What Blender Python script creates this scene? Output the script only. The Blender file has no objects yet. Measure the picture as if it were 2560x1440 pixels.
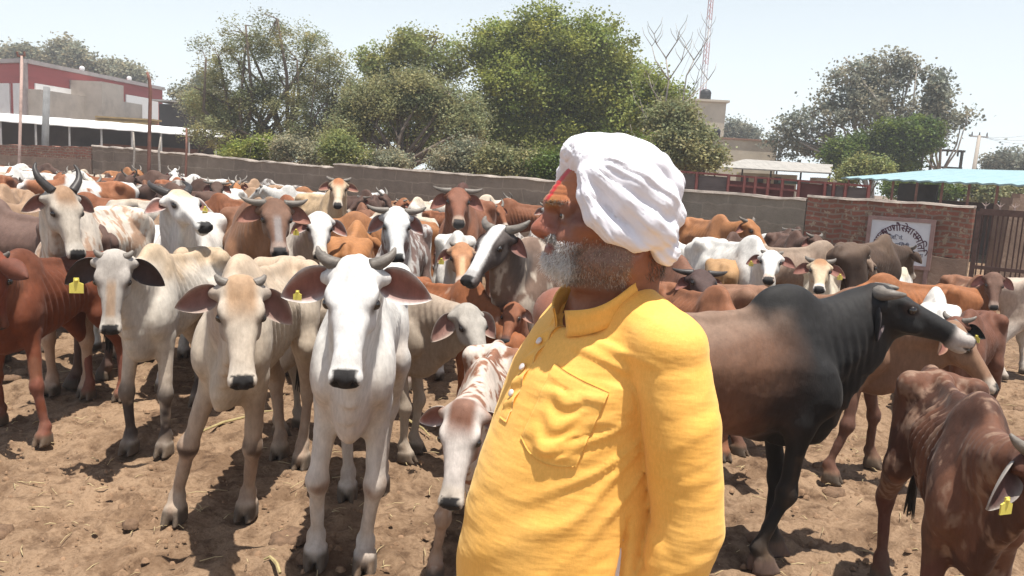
import bpy, math, random, time
import numpy as np
from mathutils import Vector, Matrix
T0 = time.time()
SC = bpy.context.scene
COL = SC.collection
rad = math.radians

# ------------------------------------------------------------------ camera
FPX, CAMH, PITCH, ROLL = 2000.0, 1.65, 8.1, 3.3
cam_data = bpy.data.cameras.new("camera")
cam = bpy.data.objects.new("camera", cam_data)
COL.objects.link(cam)
cam_data.sensor_width = 36.0
cam_data.lens = 36.0 * FPX / 2560.0
cam_data.clip_start = 0.05
cam_data.clip_end = 3000.0
CR = Matrix.Rotation(rad(90 - PITCH), 3, 'X') @ Matrix.Rotation(rad(ROLL), 3, 'Z')
cam.matrix_world = Matrix.Translation((0, 0, CAMH)) @ CR.to_4x4()
SC.camera = cam
# ------------------------------------------------------------------ sky, sun, exposure
SUN_DIR = Vector((0.13, -0.13, 1.0)).normalized()          # towards the sun
elev = math.asin(SUN_DIR.z)
azim = math.atan2(SUN_DIR.x, SUN_DIR.y)
W = bpy.data.worlds.new("World"); SC.world = W; W.use_nodes = True
wn = W.node_tree.nodes; wl = W.node_tree.links
bg = wn.get("Background") or wn.new("ShaderNodeBackground")
sky = wn.new("ShaderNodeTexSky"); sky.sky_type = 'NISHITA'; sky.sun_disc = False
sky.sun_elevation = elev; sky.sun_rotation = azim
sky.air_density = 1.0; sky.dust_density = 2.0; sky.ozone_density = 1.5; sky.altitude = 200
# dusty summer air: the sky whitens towards the horizon
geo = wn.new("ShaderNodeTexCoord"); sep = wn.new("ShaderNodeSeparateXYZ"); wl.new(geo.outputs["Generated"], sep.inputs[0])
mr = wn.new("ShaderNodeMapRange"); mr.interpolation_type = 'SMOOTHSTEP'; mr.inputs["From Min"].default_value = -0.05; mr.inputs["From Max"].default_value = 0.55
mr.inputs["To Min"].default_value = 1.0; mr.inputs["To Max"].default_value = 0.0; wl.new(sep.outputs["Z"], mr.inputs["Value"])
mxw = wn.new("ShaderNodeMix"); mxw.data_type = 'RGBA'; wl.new(mr.outputs[0], mxw.inputs["Factor"]); wl.new(sky.outputs[0], mxw.inputs["A"]); mxw.inputs["B"].default_value = (11.4, 12.5, 12.9, 1)
wl.new(mxw.outputs["Result"], bg.inputs[0]); bg.inputs[1].default_value = 0.066
sun_d = bpy.data.lights.new("sun", 'SUN'); sun_d.energy = 4.9; sun_d.angle = rad(0.5); sun_d.color = (1.0, 0.95, 0.87)
sun = bpy.data.objects.new("sun", sun_d); COL.objects.link(sun)
sun.rotation_euler = SUN_DIR.to_track_quat('Z', 'Y').to_euler()
SC.view_settings.view_transform = 'Standard'; SC.view_settings.look = 'None'
SC.view_settings.exposure = 0.76; SC.view_settings.gamma = 1.0; SC.view_settings.use_curve_mapping = False
SC.cycles.max_bounces = 6; SC.cycles.diffuse_bounces = 3; SC.cycles.transparent_max_bounces = 6

# ------------------------------------------------------------------ helpers
def ray(px, py):
    return CR @ Vector(((px - 1280) / FPX, -(py - 720) / FPX, -1.0))
def onground(px, py, z=0.0):                      # a photo pixel -> the point at height z
    r = ray(px, py); t = (z - CAMH) / r.z
    return Vector((r.x * t, r.y * t, z))
def atdist(px, py, Y):                            # a photo pixel -> the point at depth Y
    r = ray(px, py); t = Y / r.y
    return Vector((r.x * t, Y, CAMH + r.z * t))
CRT = np.array(CR.transposed())
def project(P):
    q = (np.atleast_2d(np.asarray(P, float)) - [0, 0, CAMH]) @ CRT.T
    return np.stack([1280 + FPX * q[:, 0] / -q[:, 2], 720 - FPX * q[:, 1] / -q[:, 2]], 1)

def tag(o, label=None, cat=None, group=None, kind=None):
    if label: o["label"] = label
    if cat: o["category"] = cat
    if group: o["group"] = group
    if kind or cat: o["kind"] = kind or "thing"
    return o
def empty(name, loc=(0, 0, 0), rz=0.0):
    o = bpy.data.objects.new(name, None); COL.objects.link(o)
    o.location = loc; o.rotation_euler = (0, 0, rz); o.empty_display_size = 0.2
    return o
def mesh_obj(name, V, F, mat=None, parent=None, smooth=False, colors=None, uv=None):
    me = bpy.data.meshes.new(name)
    V = np.asarray(V, dtype=np.float32); 
    if isinstance(F, np.ndarray) and F.ndim == 2:
        n = F.shape[1]; me.vertices.add(len(V)); me.vertices.foreach_set("co", V.ravel())
        me.loops.add(F.size); me.loops.foreach_set("vertex_index", F.astype(np.int32).ravel())
        me.polygons.add(len(F)); me.polygons.foreach_set("loop_start", np.arange(0, F.size, n, dtype=np.int32))
        me.polygons.foreach_set("loop_total", np.full(len(F), n, dtype=np.int32))
        me.update(calc_edges=True)
    else:
        me.from_pydata([tuple(map(float, v)) for v in V], [], F); me.update()
    if smooth: me.polygons.foreach_set("use_smooth", np.ones(len(me.polygons), dtype=bool))
    if colors is not None:
        at = me.color_attributes.new("coat", 'FLOAT_COLOR', 'POINT')
        c = np.ones((len(V), 4), dtype=np.float32); c[:, :3] = colors
        at.data.foreach_set("color", c.ravel())
    if mat: me.materials.append(mat)
    o = bpy.data.objects.new(name, me); COL.objects.link(o)
    if parent: o.parent = parent
    return o

class MB:
    """collects boxes, tubes and sheets for one mesh"""
    def __init__(s): s.v = []; s.f = []
    def add(s, V, F):
        b = len(s.v); s.v += [tuple(map(float, v)) for v in V]; s.f += [tuple(i + b for i in f) for f in F]; return s
    def box(s, c, size, rz=0.0, tilt=None):
        hx, hy, hz = [k / 2 for k in size]; R = Matrix.Rotation(rz, 3, 'Z')
        if tilt is not None: R = tilt
        V = [Vector(c) + R @ Vector((x * hx, y * hy, z * hz)) for x in (-1, 1) for y in (-1, 1) for z in (-1, 1)]
        return s.add(V, [(0, 1, 3, 2), (4, 6, 7, 5), (0, 4, 5, 1), (2, 3, 7, 6), (0, 2, 6, 4), (1, 5, 7, 3)])
    def beam(s, a, b, w, h=None):
        a = Vector(a); b = Vector(b); d = b - a; q = d.to_track_quat('X', 'Z').to_matrix()
        return s.box((a + b) / 2, (d.length, w, h or w), tilt=q)
    def tube(s, pts, r, n=8, cap=True):
        pts = [Vector(p) for p in pts]; rs = r if isinstance(r, (list, tuple)) else [r] * len(pts)
        V = []; F = []
        dd = pts[-1] - pts[0]; up = Vector((0, 0, 1)) if abs(dd.z) < .8 * dd.length else Vector((1, 0.2, 0))
        for i, p in enumerate(pts):
            d = (pts[min(i + 1, len(pts) - 1)] - pts[max(i - 1, 0)]).normalized()
            a = up.cross(d)
            if a.length < 0.05: a = Vector((0, 1, 0.1)).cross(d)
            a.normalize(); b = d.cross(a)
            for k in range(n):
                t = 2 * math.pi * k / n; V.append(p + (a * math.cos(t) + b * math.sin(t)) * rs[i])
        for i in range(len(pts) - 1):
            for k in range(n):
                F.append((i * n + k, i * n + (k + 1) % n, (i + 1) * n + (k + 1) % n, (i + 1) * n + k))
        if cap: F.append(tuple(range(n))[::-1]); F.append(tuple((len(pts) - 1) * n + k for k in range(n)))
        return s.add(V, F)
    def build(s, name, mat=None, parent=None, smooth=False):
        return mesh_obj(name, np.array(s.v, dtype=float), s.f, mat, parent, smooth)

def uvsphere(m, c, r, nu=12, nv=8, R=None, sc=(1, 1, 1)):
    V = []; F = []; c = np.asarray(c, float)
    for i in range(nv + 1):
        a = math.pi * i / nv
        for j in range(nu):
            b = 2 * math.pi * j / nu; v = np.array([math.sin(a) * math.cos(b) * sc[0], math.sin(a) * math.sin(b) * sc[1], math.cos(a) * sc[2]]) * r
            if R is not None: v = R @ v
            V.append(c + v)
    for i in range(nv):
        for j in range(nu): F.append((i * nu + j, (i + 1) * nu + j, (i + 1) * nu + (j + 1) % nu, i * nu + (j + 1) % nu))
    m.add(V, F)

# ------------------------------------------------------------------ materials
def nodes_of(m):
    m.use_nodes = True; nt = m.node_tree; return nt, nt.nodes, nt.links, nt.nodes["Principled BSDF"]
def ramp(nt, fac, stops):
    r = nt.nodes.new("ShaderNodeValToRGB"); e = r.color_ramp.elements
    e[0].position, e[0].color = stops[0][0], (*stops[0][1], 1)
    e[1].position, e[1].color = stops[-1][0], (*stops[-1][1], 1)
    for p, c in stops[1:-1]:
        x = e.new(p); x.color = (*c, 1)
    nt.links.new(fac, r.inputs[0]); return r.outputs[0]
def noise(nt, scale, detail=4, rough=0.6, coord="Object", stretch=None, dist=0.0):
    tc = nt.nodes.new("ShaderNodeTexCoord"); out = tc.outputs[coord]
    if stretch:
        mp = nt.nodes.new("ShaderNodeMapping"); mp.inputs["Scale"].default_value = stretch
        nt.links.new(out, mp.inputs[0]); out = mp.outputs[0]
    n = nt.nodes.new("ShaderNodeTexNoise"); n.inputs["Scale"].default_value = scale
    n.inputs["Detail"].default_value = detail; n.inputs["Roughness"].default_value = rough
    n.inputs["Distortion"].default_value = dist
    nt.links.new(out, n.inputs["Vector"]); return n.outputs["Fac"]
def mixc(nt, fac, a, b, mode='MIX'):
    m = nt.nodes.new("ShaderNodeMix"); m.data_type = 'RGBA'; m.blend_type = mode
    for sock, v in ((m.inputs["Factor"], fac), (m.inputs["A"], a), (m.inputs["B"], b)):
        if hasattr(v, "links"): nt.links.new(v, sock)
        elif isinstance(v, (int, float)): sock.default_value = v
        else: sock.default_value = (*v, 1)
    return m.outputs["Result"]
def bump(nt, h, strength=0.3, dist=0.02, normal=None):
    b = nt.nodes.new("ShaderNodeBump"); b.inputs["Strength"].default_value = strength; b.inputs["Distance"].default_value = dist
    nt.links.new(h, b.inputs["Height"])
    if normal is not None: nt.links.new(normal, b.inputs["Normal"])
    return b.outputs[0]
MATS = {}
def mat(name, col, rough=0.8, var=0.25, scale=6.0, bmp=0.2, bscale=40.0, bdist=0.01, spec=0.3, metal=0.0, stretch=None, col2=None, coord="Object"):
    if name in MATS: return MATS[name]
    m = bpy.data.materials.new(name); nt, N, L, B = nodes_of(m)
    c2 = col2 or tuple(max(0, x * (1 - var)) for x in col); c1 = tuple(min(1, x * (1 + var * 0.6)) for x in col)
    f = noise(nt, scale, 6, 0.65, coord, stretch)
    L.new(ramp(nt, f, [(0.3, c2), (0.5, col), (0.7, c1)]), B.inputs["Base Color"])
    B.inputs["Roughness"].default_value = rough; B.inputs["Specular IOR Level"].default_value = spec; B.inputs["Metallic"].default_value = metal
    if bmp: L.new(bump(nt, noise(nt, bscale, 5, 0.6, coord, stretch), bmp, bdist), B.inputs["Normal"])
    MATS[name] = m; return m

# ------------------------------------------------------------------ value noise (numpy)
_rs = np.random.RandomState(7); _PT = _rs.rand(64, 64, 64).astype(np.float32)
def vnoise(P, f=1.0, seed=0):
    P = np.asarray(P, dtype=np.float32) * f + seed * 17.31
    i = np.floor(P).astype(np.int64); t = P - i; t = t * t * (3 - 2 * t)
    x0, y0, z0 = [i[:, k] & 63 for k in range(3)]; x1, y1, z1 = (x0 + 1) & 63, (y0 + 1) & 63, (z0 + 1) & 63
    a, b, c = t[:, 0], t[:, 1], t[:, 2]
    def g(x, y, z): return _PT[x, y, z]
    return ((g(x0, y0, z0) * (1 - a) + g(x1, y0, z0) * a) * (1 - b) + (g(x0, y1, z0) * (1 - a) + g(x1, y1, z0) * a) * b) * (1 - c) + \
           ((g(x0, y0, z1) * (1 - a) + g(x1, y0, z1) * a) * (1 - b) + (g(x0, y1, z1) * (1 - a) + g(x1, y1, z1) * a) * b) * c
def fbm(P, f=1.0, o=4, seed=0, g=0.5):
    s = 0; a = 1; t = 0
    for k in range(o):
        s = s + a * vnoise(P, f * 2 ** k, seed + k); t += a; a *= g
    return s / t
def sstep(a, b, x):
    t = np.clip((x - a) / (b - a), 0, 1); return t * t * (3 - 2 * t)

# ------------------------------------------------------------------ signed-distance modelling
def unit(v): v = np.asarray(v, float); return v / max(1e-9, np.linalg.norm(v))
class Cone:                                        # tapered capsule, elliptical across
    def __init__(s, a, b, ra, rb, side=None, fs=1.0, fu=1.0, region="", k=0.04):
        s.a = np.asarray(a, float); s.b = np.asarray(b, float); s.ra = ra; s.rb = rb; s.region = region; s.k = k
        d = s.b - s.a; s.L = max(1e-6, np.linalg.norm(d)); s.d = d / s.L
        side = np.array([0, 1, 0.]) if side is None else np.asarray(side, float)
        sd = side - s.d * np.dot(side, s.d)
        if np.linalg.norm(sd) < 1e-3: sd = np.cross(s.d, [1, 0, 0.3])
        s.side = unit(sd); s.up = np.cross(s.d, s.side); s.fs = fs; s.fu = fu
    def bbox(s):
        r = max(s.ra, s.rb) * max(s.fs, s.fu, 1); lo = np.minimum(s.a, s.b) - r; hi = np.maximum(s.a, s.b) + r; return lo, hi
    def dist(s, P):
        q = P - s.a; t = q @ s.d; tc = np.clip(t / s.L, 0, 1); r = s.ra + (s.rb - s.ra) * tc
        ax = t - tc * s.L
        if s.fs == 1 and s.fu == 1:
            w = q - np.outer(t, s.d) ; return np.sqrt((w * w).sum(1) + ax * ax) - r
        e = np.sqrt(((q @ s.side) / s.fs) ** 2 + ((q @ s.up) / s.fu) ** 2 + ax * ax)
        return (e - r) * min(s.fs, s.fu, 1.0)
class Ell:
    def __init__(s, c, r, R=None, region="", k=0.04):
        s.c = np.asarray(c, float); s.r = np.asarray(r, float); s.R = None if R is None else np.asarray(R, float); s.region = region; s.k = k
    def bbox(s):
        m = s.r.max() if s.R is not None else s.r; return s.c - m, s.c + m
    def dist(s, P):
        q = P - s.c
        if s.R is not None: q = q @ s.R
        n = np.sqrt(((q / s.r) ** 2).sum(1)); n2 = np.sqrt(((q / (s.r ** 2)) ** 2).sum(1))
        return np.where(n < .3, (n - 1) * s.r.min(), n * (n - 1) / np.maximum(n2, 1e-6))
class Loft:                                        # stations: (u, half_side, up, down, centre, exp_up)
    def __init__(s, O, U, V, Wv, st, region="", k=0.04):
        s.O = np.asarray(O, float); s.M = np.stack([unit(U), unit(V), unit(Wv)], 1); s.st = np.asarray(st, float); s.region = region; s.k = k
    def bbox(s):
        m = s.st[:, 1:4].max() + abs(s.st[:, 4]).max(); a = s.O + s.M[:, 0] * s.st[0, 0]; b = s.O + s.M[:, 0] * s.st[-1, 0]
        return np.minimum(a, b) - m, np.maximum(a, b) + m
    def local(s, P): return (P - s.O) @ s.M
    def dist(s, P):
        q = s.local(P); u = q[:, 0]; uc = np.clip(u, s.st[0, 0], s.st[-1, 0])
        hv, up, dn, ce, ex = [np.interp(uc, s.st[:, 0], s.st[:, j]) for j in range(1, 6)]; up = np.maximum(up, .004); dn = np.maximum(dn, .004)
        w = q[:, 2] - ce; hw = np.where(w > 0, up, dn); e = np.where(w > 0, ex, 2.2)
        n = ((np.abs(q[:, 1]) / hv) ** e + (np.abs(w) / hw) ** e + 1e-9) ** (1 / e)
        d = (n - 1) * np.minimum(hv, hw); du = np.abs(u - uc)
        return np.where(du > 0, np.sqrt(np.maximum(d, 0) ** 2 + du ** 2) + np.minimum(d, 0) * 0, d)
class Field:
    def __init__(s, lo, hi, h):
        s.lo = np.asarray(lo, float); s.h = h; s.n = np.ceil((np.asarray(hi) - s.lo) / h).astype(int) + 1
        s.F = np.full(s.n, 0.3, dtype=np.float32)
    def add(s, p, sub=False):
        lo, hi = p.bbox(); pad = p.k + 2.5 * s.h
        i0 = np.clip(np.floor((lo - pad - s.lo) / s.h).astype(int), 0, s.n - 1); i1 = np.clip(np.ceil((hi + pad - s.lo) / s.h).astype(int) + 1, 1, s.n)
        if (i1 <= i0).any(): return
        ax = [s.lo[j] + s.h * np.arange(i0[j], i1[j]) for j in range(3)]
        G = np.stack(np.meshgrid(*ax, indexing='ij'), -1).reshape(-1, 3)
        d = p.dist(G).reshape(i1 - i0).astype(np.float32)
        sl = tuple(slice(i0[j], i1[j]) for j in range(3)); f = s.F[sl]; k = p.k
        if sub:
            h = np.maximum(k - np.abs(-d - f), 0) / k; s.F[sl] = np.maximum(f, -d) + h * h * k / 4
        else:
            h = np.maximum(k - np.abs(d - f), 0) / k; s.F[sl] = np.minimum(f, d) - h * h * k / 4
    def mesh(s):
        F = s.F; ins = F < 0; nx, ny, nz = F.shape
        cnt = np.zeros((nx - 1, ny - 1, nz - 1), dtype=np.int8)
        cor = [(a, b, c) for a in (0, 1) for b in (0, 1) for c in (0, 1)]
        for a, b, c in cor: cnt += ins[a:nx - 1 + a, b:ny - 1 + b, c:nz - 1 + c]
        act = (cnt > 0) & (cnt < 8); I = np.argwhere(act)
        idx = np.full(act.shape, -1, dtype=np.int64); idx[act] = np.arange(len(I))
        acc = np.zeros((len(I), 3)); num = np.zeros(len(I))
        val = {c: F[I[:, 0] + c[0], I[:, 1] + c[1], I[:, 2] + c[2]].astype(float) for c in cor}
        for c in cor:
            for j in range(3):
                if c[j] == 0:
                    e = list(c); e[j] = 1; e = tuple(e); va, vb = val[c], val[e]; m = (va < 0) != (vb < 0)
                    t = np.where(m, va / np.where(m, va - vb, 1), 0)
                    p = np.array(c, float)[None] + t[:, None] * (np.array(e, float) - np.array(c, float))[None]
                    acc += p * m[:, None]; num += m
        V = s.lo + s.h * (I + acc / num[:, None])
        Q = []
        for j in range(3):
            sa = [slice(1, -1)] * 3; sa[j] = slice(0, -1); sb = list(sa); sb[j] = slice(1, None)
            A = ins[tuple(sa)]; Bm = ins[tuple(sb)]; ch = np.argwhere(A != Bm)
            if not len(ch): continue
            flip = A[ch[:, 0], ch[:, 1], ch[:, 2]]
            base = ch + 1; base[:, j] -= 1
            k1, k2 = (j + 1) % 3, (j + 2) % 3; q = []
            for d1, d2 in ((-1, -1), (0, -1), (0, 0), (-1, 0)):
                b = base.copy(); b[:, k1] += d1; b[:, k2] += d2; q.append(idx[b[:, 0], b[:, 1], b[:, 2]])
            q = np.stack(q, 1); q[~flip] = q[~flip][:, ::-1]; Q.append(q)
        return V, np.concatenate(Q)
def vnormals(V, F):
    a = V[F[:, 2]] - V[F[:, 0]]; b = V[F[:, 3]] - V[F[:, 1]] if F.shape[1] == 4 else V[F[:, 1]] - V[F[:, 0]]
    n = np.cross(a, b); N = np.zeros_like(V)
    for k in range(F.shape[1]):
        for j in range(3): N[:, j] += np.bincount(F[:, k], n[:, j], len(V))
    if F.shape[1] == 3: N = -N
    return N / np.maximum(np.linalg.norm(N, axis=1, keepdims=True), 1e-9)
def relax(V, F, it=1, lam=0.5):
    for _ in range(it):
        S = np.zeros_like(V); C = np.zeros(len(V)); n = F.shape[1]
        for k in range(n):
            a, b = F[:, k], F[:, (k + 1) % n]
            for j in range(3):
                S[:, j] += np.bincount(a, V[b, j], len(V)) + np.bincount(b, V[a, j], len(V))
            C += np.bincount(a, None, len(V)) + np.bincount(b, None, len(V))
        V = V + lam * (S / np.maximum(C, 1)[:, None] - V)
    return V
# ------------------------------------------------------------------ ground, wall, sheds, trees
def smoothstep(a, b, x): return sstep(a, b, np.asarray(x, float))
# ground: fine relief close to the camera, one sheet to the horizon
def ground():
    xs = np.concatenate([[-1500, -600, -250, -120, -60, -30], np.linspace(-14, -5, 46)[:-1], np.arange(-5, 5.5, .028), np.linspace(5.6, 14, 42), [30, 60, 120, 250, 600, 1500]])
    ys = np.concatenate([[-60, -10, 0], np.arange(1.6, 7.2, .028), np.linspace(7.3, 30, 90), [45, 80, 150, 300, 700, 2000]])
    X, Y = np.meshgrid(xs, ys, indexing='ij'); P = np.stack([X.ravel(), Y.ravel(), np.zeros(X.size)], 1)
    near = (sstep(16, 8, P[:, 1]) * sstep(12, 7, np.abs(P[:, 0])) * sstep(.5, 1.8, P[:, 1]))
    z = (fbm(P, 1.1, 3, 1) - .5) * .05 + (fbm(P, 7, 4, 4, .6) - .5) * .040 - .024 * sstep(.60, .74, vnoise(P, 8, 11)) + .018 * sstep(.64, .85, vnoise(P, 13, 21)) + .010 * sstep(.55, .8, vnoise(P, 26, 23))
    Z = (z * near).reshape(X.shape); rs = np.random.RandomState(12)
    for _ in range(1500):                          # hoof prints
        cy = 2.0 + 5.0 * rs.rand(); cx = (rs.rand() * 2 - 1) * min(4.8, cy * .72 + .4); a = rs.rand() * 3.14; rr = .035 + .025 * rs.rand(); dp = .009 + .011 * rs.rand()
        i0, i1 = np.searchsorted(xs, [cx - .16, cx + .16]); j0, j1 = np.searchsorted(ys, [cy - .16, cy + .16])
        dx, dy = X[i0:i1, j0:j1] - cx, Y[i0:i1, j0:j1] - cy; u_ = (dx * math.cos(a) + dy * math.sin(a)) / (rr * 1.35); v_ = (-dx * math.sin(a) + dy * math.cos(a)) / rr; d2 = u_ ** 2 + v_ ** 2
        Z[i0:i1, j0:j1] += -dp * np.exp(-d2 ** 1.5) + dp * .45 * np.exp(-((np.sqrt(d2) - 1.55) / .35) ** 2)
    P[:, 2] = Z.ravel() - .008
    nx, ny = X.shape; i = np.arange(nx - 1)[:, None] * ny + np.arange(ny - 1)[None]
    F = np.stack([i, i + ny, i + ny + 1, i + 1], -1).reshape(-1, 4)
    m = bpy.data.materials.new("dirt"); nt, N, L, B = nodes_of(m)
    a = noise(nt, .7, 5, .6); b = noise(nt, 9, 6, .7); c = noise(nt, 60, 4, .7)
    c1 = ramp(nt, a, [(.3, (.215, .145, .093)), (.7, (.315, .215, .14))])
    c2 = mixc(nt, .8, c1, ramp(nt, b, [(.36, (.42, .37, .34)), (.50, (.95, .93, .9)), (.75, (1.0, 1.0, .98))]), 'MULTIPLY')
    c3 = mixc(nt, .7, c2, ramp(nt, c, [(.3, (.58, .54, .5)), (.55, (1, 1, 1)), (.74, (1, 1, 1)), (.80, (1.7, 1.6, 1.4))]), 'MULTIPLY')
    st_ = noise(nt, 2.2, 6, .75, dist=.6); c3 = mixc(nt, .75, c3, ramp(nt, st_, [(.40, (.52, .47, .44)), (.52, (1, 1, 1))]), 'MULTIPLY')
    L.new(c3, B.inputs["Base Color"]); B.inputs["Roughness"].default_value = .95; B.inputs["Specular IOR Level"].default_value = .15
    bb = bump(nt, c, .7, .012); L.new(bump(nt, b, .6, .03, bb), B.inputs["Normal"])
    o = mesh_obj("ground", P, F, m, None, True); tag(o, kind="structure"); return o
ground()
def scatter(name, n, maker, region, material, label, seed=1):
    rs = np.random.RandomState(seed); m = MB()
    for _ in range(n):
        y = region[2] + (region[3] - region[2]) * rs.rand() ** 1.6; x = (rs.rand() - .5) * 2 * (y * .68 + .3)
        maker(m, x, y, rs)
    o = m.build(name, material, None, True); tag(o, label, name.replace("_", " "), kind="stuff"); return o
def clod(m, x, y, rs):
    r = .003 + .013 * rs.rand() ** 4; V = []; n = 7
    a0 = rs.rand() * 6
    for i in range(n):
        a = a0 + i * 2 * math.pi / n; q = r * (.7 + .6 * rs.rand()); V.append((x + q * math.cos(a) * 1.3, y + q * math.sin(a), -.006))
    for i in range(n):
        a = a0 + i * 2 * math.pi / n; q = r * (.45 + .4 * rs.rand()); V.append((x + q * math.cos(a) * 1.2, y + q * math.sin(a), r * (.5 + .3 * rs.rand())))
    V.append((x, y, r * .85))
    m.add(V, [(i, (i + 1) % n, n + (i + 1) % n, n + i) for i in range(n)] + [(n + i, n + (i + 1) % n, 2 * n) for i in range(n)])
def pat(m, x, y, rs):
    R = .03 + .05 * rs.rand(); 
    for r, z in ((R, .0),):
        n = 18; V = []; ph = rs.rand(6) * 6
        for k, (f, h) in enumerate(((1, -.006), (.93, .012), (.6, .020), (.3, .014))):
            for i in range(n):
                a = i * 2 * math.pi / n; q = r * f * (1 + .18 * math.sin(2 * a + ph[0]) + .1 * math.sin(5 * a + ph[1]) + .06 * math.sin(9 * a + ph[2])); V.append((x + q * math.cos(a) * 1.25, y + q * math.sin(a), h + .006 * rs.rand()))
        V.append((x, y, .012)); F = [(k * n + i, k * n + (i + 1) % n, (k + 1) * n + (i + 1) % n, (k + 1) * n + i) for k in range(3) for i in range(n)] + [(3 * n + i, 3 * n + (i + 1) % n, 4 * n) for i in range(n)]
        m.add(V, F)
def straw(m, x, y, rs, L=None):
    L = L or .03 + .10 * rs.rand() ** 2; a = rs.rand() * 6.28; d = Vector((math.cos(a), math.sin(a), 0)); p = Vector((x, y, .008)); q = d.cross(Vector((0, 0, 1))) * L * .12 * (rs.rand() - .5)
    m.tube([p, p + d * L * .5 + q + Vector((0, 0, .006)), p + d * L], .0013 + .0012 * rs.rand(), 4)
scatter("dirt_clods", 5200, clod, (0, 0, 2.0, 9.5), mat("clod", (.24, .15, .09), .95, .5, 30, .5, 120, .004), "small crumbs of dried dung and earth strewn over the yard", 3)
scatter("dry_dung", 34, pat, (0, 0, 2.2, 9.0), mat("dung", (.16, .098, .06), .9, .4, 25, .8, 70, .01), "flat dried dung pats trodden into the dirt", 4)
scatter("straw", 900, straw, (0, 0, 2.2, 9.0), mat("straw", (.46, .36, .20), .8, .3, 30, 0), "loose bits of pale straw on the dirt", 5)
def stalk(a, b, label):
    A, B_ = onground(*a), onground(*b); m = MB(); mid = (A + B_) / 2 + Vector((0, .03, .02)); A.z = B_.z = .012
    m.tube([A, A.lerp(mid, .5) + Vector((0, 0, .012)), mid, mid.lerp(B_, .5) + Vector((0, .01, .01)), B_], [.007, .008, .008, .006, .004], 6)
    tag(m.build("fodder_stalk", mat("stalk", (.36, .29, .14), .8, .3, 20, .3)), label, "stalk", "dry fodder stalks")
stalk((505, 1083), (690, 1030), "long pale dry stalk lying between the beige cow's legs")
stalk((1000, 1050), (1075, 1095), "greenish dry stalk lying behind the white cow")
stalk((700, 1440), (660, 1405), "short dry stalk at the bottom edge left of the white cow")

# --- boundary wall, following the fence line from far left to near right
def wall_top(px): return np.interp(px, [-500, 0, 230], [1.80, 1.80, 1.80])
WL = [  # photo x, depth of the wall there
    (-420, 29.5), (230, 23.2), (838, 18.9), (1700, 14.4), (2022, 13.0), (2445, 11.6)]
def wp(px): return float(np.interp(px, [a for a, b in WL], [b for a, b in WL]))
def wxy(px):
    Y = wp(px); p = atdist(px, 450, Y); return Vector((p.x, p.y, 0))
def masonry(name, kind):
    m = bpy.data.materials.new(name); nt, N, L, B = nodes_of(m)
    tc = N.new("ShaderNodeTexCoord"); mp = N.new("ShaderNodeMapping"); L.new(tc.outputs["UV"], mp.inputs[0])
    nz = N.new("ShaderNodeTexNoise"); nz.inputs["Scale"].default_value = 3.2; nz.inputs["Detail"].default_value = 3; L.new(mp.outputs[0], nz.inputs["Vector"])
    add = N.new("ShaderNodeMix"); add.data_type = 'RGBA'; add.blend_type = 'LINEAR_LIGHT'; add.inputs["Factor"].default_value = .06 if kind == 'brick' else .08
    L.new(mp.outputs[0], add.inputs["A"]); L.new(nz.outputs["Color"], add.inputs["B"])
    br = N.new("ShaderNodeTexBrick"); br.inputs["Scale"].default_value = 1.0; L.new(add.outputs["Result"], br.inputs["Vector"])
    if kind == 'brick':
        br.inputs["Brick Width"].default_value = .23; br.inputs["Row Height"].default_value = .078; br.inputs["Mortar Size"].default_value = .016; br.inputs["Mortar Smooth"].default_value = .4
        br.inputs["Color1"].default_value = (.235, .095, .075, 1); br.inputs["Color2"].default_value = (.17, .085, .065, 1); br.inputs["Mortar"].default_value = (.19, .155, .13, 1)
        br.inputs["Bias"].default_value = 0.1
        vn = noise(nt, 11, 3, .7); col = mixc(nt, ramp(nt, vn, [(.56, (0,) * 3), (.64, (1,) * 3)]), br.outputs["Color"], (.27, .23, .18))
        f = noise(nt, 2.3, 5, .6); col = mixc(nt, .7, col, ramp(nt, f, [(.3, (.55, .52, .5)), (.7, (1.15, 1.1, 1.05))]), 'MULTIPLY')
    else:
        br.inputs["Brick Width"].default_value = .95; br.inputs["Row Height"].default_value = .27; br.inputs["Mortar Size"].default_value = .018; br.inputs["Mortar Smooth"].default_value = .8
        br.inputs["Color1"].default_value = (.25, .205, .17, 1); br.inputs["Color2"].default_value = (.21, .175, .15, 1); br.inputs["Mortar"].default_value = (.31, .26, .215, 1)
        if kind == 'grey':
            br.inputs["Color1"].default_value = (.24, .215, .185, 1); br.inputs["Color2"].default_value = (.21, .195, .17, 1); br.inputs["Mortar"].default_value = (.27, .245, .21, 1)
        if kind == 'brown':
            br.inputs["Color1"].default_value = (.23, .17, .14, 1); br.inputs["Color2"].default_value = (.20, .15, .125, 1); br.inputs["Mortar"].default_value = (.23, .18, .15, 1)
        f = noise(nt, 1.6, 6, .7); col = mixc(nt, .85, br.outputs["Color"], ramp(nt, f, [(.3, (.62, .60, .58)), (.7, (1.2, 1.17, 1.13))]), 'MULTIPLY')
        g = noise(nt, 6, 5, .75, "Object", (.35, .35, 1.6)); col = mixc(nt, ramp(nt, g, [(.62, (0,) * 3), (.72, (.55,) * 3)]), col, (.30, .26, .22))
    col = mixc(nt, 1.0, col, (1.28, 1.24, 1.18), 'MULTIPLY'); L.new(col, B.inputs["Base Color"]); B.inputs["Roughness"].default_value = .95; B.inputs["Specular IOR Level"].default_value = .1
    b1 = bump(nt, br.outputs["Fac"], -.6, .02); L.new(bump(nt, noise(nt, 22, 5, .7), .8, .02, b1), B.inputs["Normal"]); return m
MAS = {k: masonry("masonry_" + k, k) for k in ('brick', 'plaster', 'grey', 'brown')}
COPE = mat("coping", (.33, .28, .24), .9, .4, 4, .6, 20, .02)
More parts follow.
